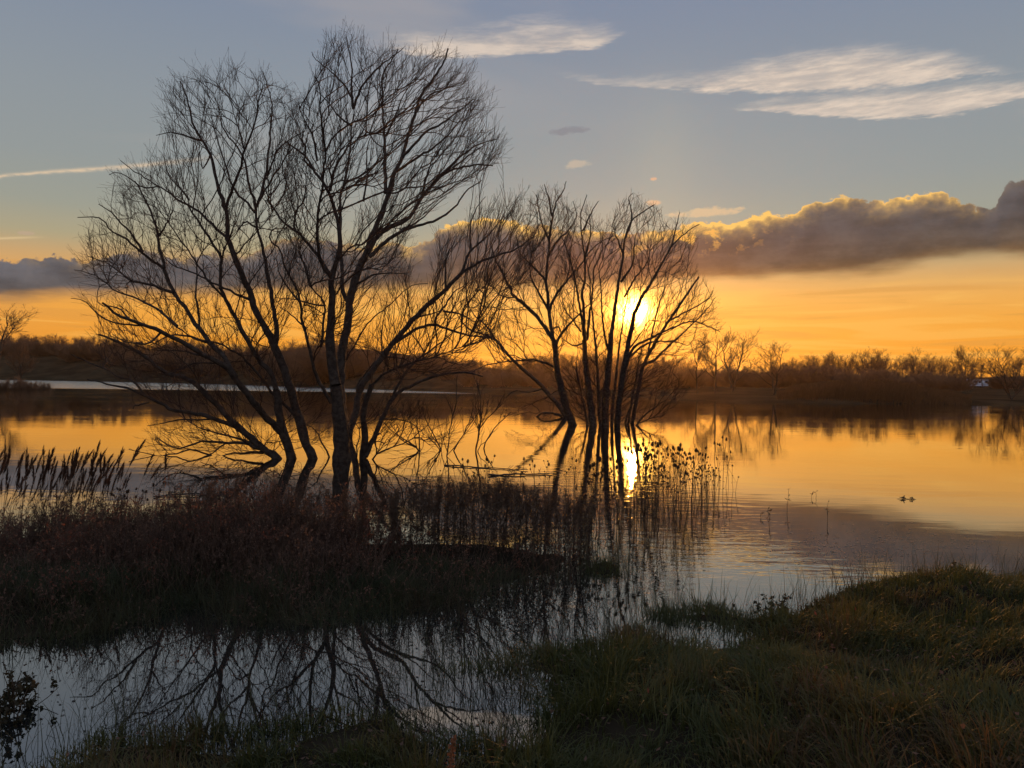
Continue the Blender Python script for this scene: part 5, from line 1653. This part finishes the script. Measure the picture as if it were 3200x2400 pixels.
# sprigs standing in open water on the right
def sprig(label, px, by, H, seed, lean=0.0, nl=8):
    r = np.random.default_rng(seed)
    wb = on_water(px, by)
    root = empty('water_sprig', wb, label, 'sprig', 'sprigs standing in the open water')
    n = 7; zz = np.linspace(0, 1, n)
    P = np.stack([lean * H * zz + r.normal(size=n) * .006, r.normal(size=n) * .006, zz * H], -1); P[0, 2] = -.2
    sb = MB(); sb.tubes(P[None], np.linspace(.0035, .002, n)[None], 4); sb.build('stem', M_weed, root)
    i = r.integers(2, n, nl); a = r.uniform(0, 6.28, nl)
    D = norm(np.stack([np.cos(a), .3 * np.sin(a), r.uniform(-.2, 1.2, nl)], -1))
    sb = MB(); sb.leaves(P[i], D, norm(np.cross(D, r.normal(size=(nl, 3)))), r.uniform(.035, .065, nl), r.uniform(.006, .012, nl)); sb.build('leaf_spray', M_weed, root)


sprig('leafy sprig standing tallest in the open water right of the teasels', 1700, 1104, .36, 820, .08, 10)
sprig('bare thin stalk with a drooping tip in the open water', 1787, 1128, .30, 821, .02, 4)
sprig('short dark stick in the water just right of the teasel clump', 1660, 1130, .22, 822, .15, 2)
sprig('tiny forked sprig at the edge of the gold reflection, left one of a pair', 1753, 1076, .10, 823, .1, 3)
sprig('tiny forked sprig at the edge of the gold reflection, right one of a pair', 1764, 1076, .12, 824, -.1, 3)
sprig('small leaf sprig low on the water between the dark stick and the tallest sprig', 1642, 1118, .07, 825, .1, 4)
sprig('small leaf sprig floating beside the tallest sprig', 1660, 1112, .09, 826, -.2, 4)


def float_clump(label, px, by, seed, s=1.0):
    r = np.random.default_rng(seed)
    wb = on_water(px, by)
    root = empty('floating_weed', (wb[0], wb[1], .0), label, 'floating weed', 'floating weed on the gold water')
    m = 34
    q1 = norm(np.stack([r.normal(size=m) * 1.2, r.normal(size=m) * .6, np.abs(r.normal(size=m)) * .9], -1)); q2 = norm(np.cross(q1, r.normal(size=(m, 3))))
    sb = MB(); sb.leaves(r.normal(size=(m, 3)) * np.array([.022, .015, .010]) * s + np.array([0, 0, .016]), q1, q2, r.uniform(.02, .045, m) * s, r.uniform(.006, .012, m) * s)
    sb.build('leaves', M_log, root)
    P = np.stack([np.linspace(-.11, .10, 5), r.normal(size=5) * .01, np.full(5, .004)], -1) * s
    sb = MB(); sb.tubes(P[None], np.full((1, 5), .003), 4); sb.build('stalk', M_log, root)


float_clump('dark curled clump of weed floating on gold water, left of the pair', 1951, 1078, 830, 1.0)
float_clump('dark clump of weed floating on gold water, right of the pair', 1969, 1079, 831, .8)

# drifting logs
def log(label, pts, r0, seed):
    r = np.random.default_rng(seed)
    W_ = np.array([on_water(*p) + np.array([0, 0, .02]) for p in pts])
    C = resample(W_, 14); C[:, 2] += r.normal(size=14) * .008
    R_ = np.linspace(r0, r0 * .5, 14) * (1 + r.normal(size=14) * .1)
    sb = MB(); sb.tubes(C[None], R_[None], 8)
    a1 = spawn(C[None], R_[None], 3.0, .1, (.15, .45), (30, 70), 4, up=.03, wig=.1, rtip=.004, rmax=.012, r=r)
    sb.tubes(a1[0], a1[1], 4)
    o = sb.build('driftwood', M_log)
    tag(o, label, 'driftwood', 'driftwood in the lake')


log('long dark branch drifting on the water left of the teasels', [(1055, 1028), (1110, 1027), (1160, 1026), (1198, 1024)], .022, 840)
log('thin dark branch drifting just behind the long one', [(960, 1006), (1020, 1010), (1075, 1013), (1140, 1017)], .016, 841)
log('thin dead branch lying in the water beyond the reeds', [(332, 1075), (370, 1071), (450, 1070), (530, 1072)], .012, 842)

# floating flecks near the right bank
r = np.random.default_rng(850)
m = 420
fx = r.normal(size=m) * 120 + 1890; fy = 1176 + r.normal(size=m) * 20 + (fx - 1890) * -.03
mb_ = MB()
for x_, y_ in zip(fx, fy):
    if x_ < 1640 or y_ < 1120: continue
    c = on_water(x_, y_, .004)
    a = r.uniform(0, 6.28); L = r.uniform(.006, .022)
    k = 5; q_ = np.arange(k) / k * 2 * PI
    V = c + np.stack([np.cos(q_ + a) * L * r.uniform(.7, 1.2, k), np.sin(q_ + a) * L * .7 * r.uniform(.7, 1.2, k), np.zeros(k)], -1)
    mb_.add(V, [[0, 1, 2, 3, 4]])
o = mb_.build('floating_flecks', M_fleck, smooth=False)
tag(o, 'scattered small pale flecks on the water by the right bank', 'floating leaves', None, 'stuff')

r = np.random.default_rng(851)
mb_ = MB()
for _ in range(620):
    x_, y_ = r.uniform(60, 1300), r.uniform(1280, 1580)
    c = on_water(x_, y_, .003)
    if float(seg_sd(np.array([c[:2]]), NEAR)[0]) > 0 or float(seg_sd(np.array([c[:2]]), STRIP)[0]) > 0: continue
    L = r.uniform(.004, .016); a = r.uniform(0, 6.28); el_ = r.uniform(.25, .9)
    q_ = np.arange(6) / 6 * 2 * PI
    u_, v_ = np.cos(q_) * L, np.sin(q_) * L * el_
    mb_.add(c + np.stack([u_ * math.cos(a) - v_ * math.sin(a), u_ * math.sin(a) + v_ * math.cos(a), np.zeros(6)], -1), [[0, 1, 2, 3, 4, 5]])
o = mb_.build('floating_leaves', M_log, smooth=False)
tag(o, 'dark leaf scraps floating on the narrow pool in front', 'floating leaves', None, 'stuff')

# any prototype not used must not stay in the scene
for p in protos + bprot + reed_p + teas + weeds:
    if not p['used']:
        for c in list(p.children): bpy.data.objects.remove(c)
        bpy.data.objects.remove(p)
for o in S.objects:
    if 'used' in o: del o['used']


# ------------------------------------------------------------------ haze: closed box of even, thin air, added for orange glow near the sun
hb_ = MB()
bpy.context.view_layer.update()
high = max((o.matrix_world @ Vector(c)).z for o in S.objects if o.type == 'MESH' for c in o.bound_box)
x0, x1, y0, y1, z0, z1 = -1600, 1600, -1600, 1600, -1.8, high + 1.0
print('haze top', z1)
hb_.add([(x0, y0, z0), (x1, y0, z0), (x1, y1, z0), (x0, y1, z0), (x0, y0, z1), (x1, y0, z1), (x1, y1, z1), (x0, y1, z1)],
        [[0, 3, 2, 1], [4, 5, 6, 7], [0, 1, 5, 4], [1, 2, 6, 5], [2, 3, 7, 6], [3, 0, 4, 7]])
mh = bpy.data.materials.new('haze_air'); mh.use_nodes = True
t = mh.node_tree; t.nodes.clear()
pv = t.nodes.new('ShaderNodeVolumePrincipled')
pv.inputs['Color'].default_value = (0.95, 0.70, 0.45, 1)  # sunset orange tinted into the haze colour itself
pv.inputs['Density'].default_value = 0.000085
pv.inputs['Anisotropy'].default_value = 0.82
o_ = t.nodes.new('ShaderNodeOutputMaterial'); t.links.new(pv.outputs[0], o_.inputs['Volume'])
o = hb_.build('haze', mh, smooth=False)
tag(o, 'thin orange-tinted haze over the lake, added for the sun glow', None, None, 'stuff')
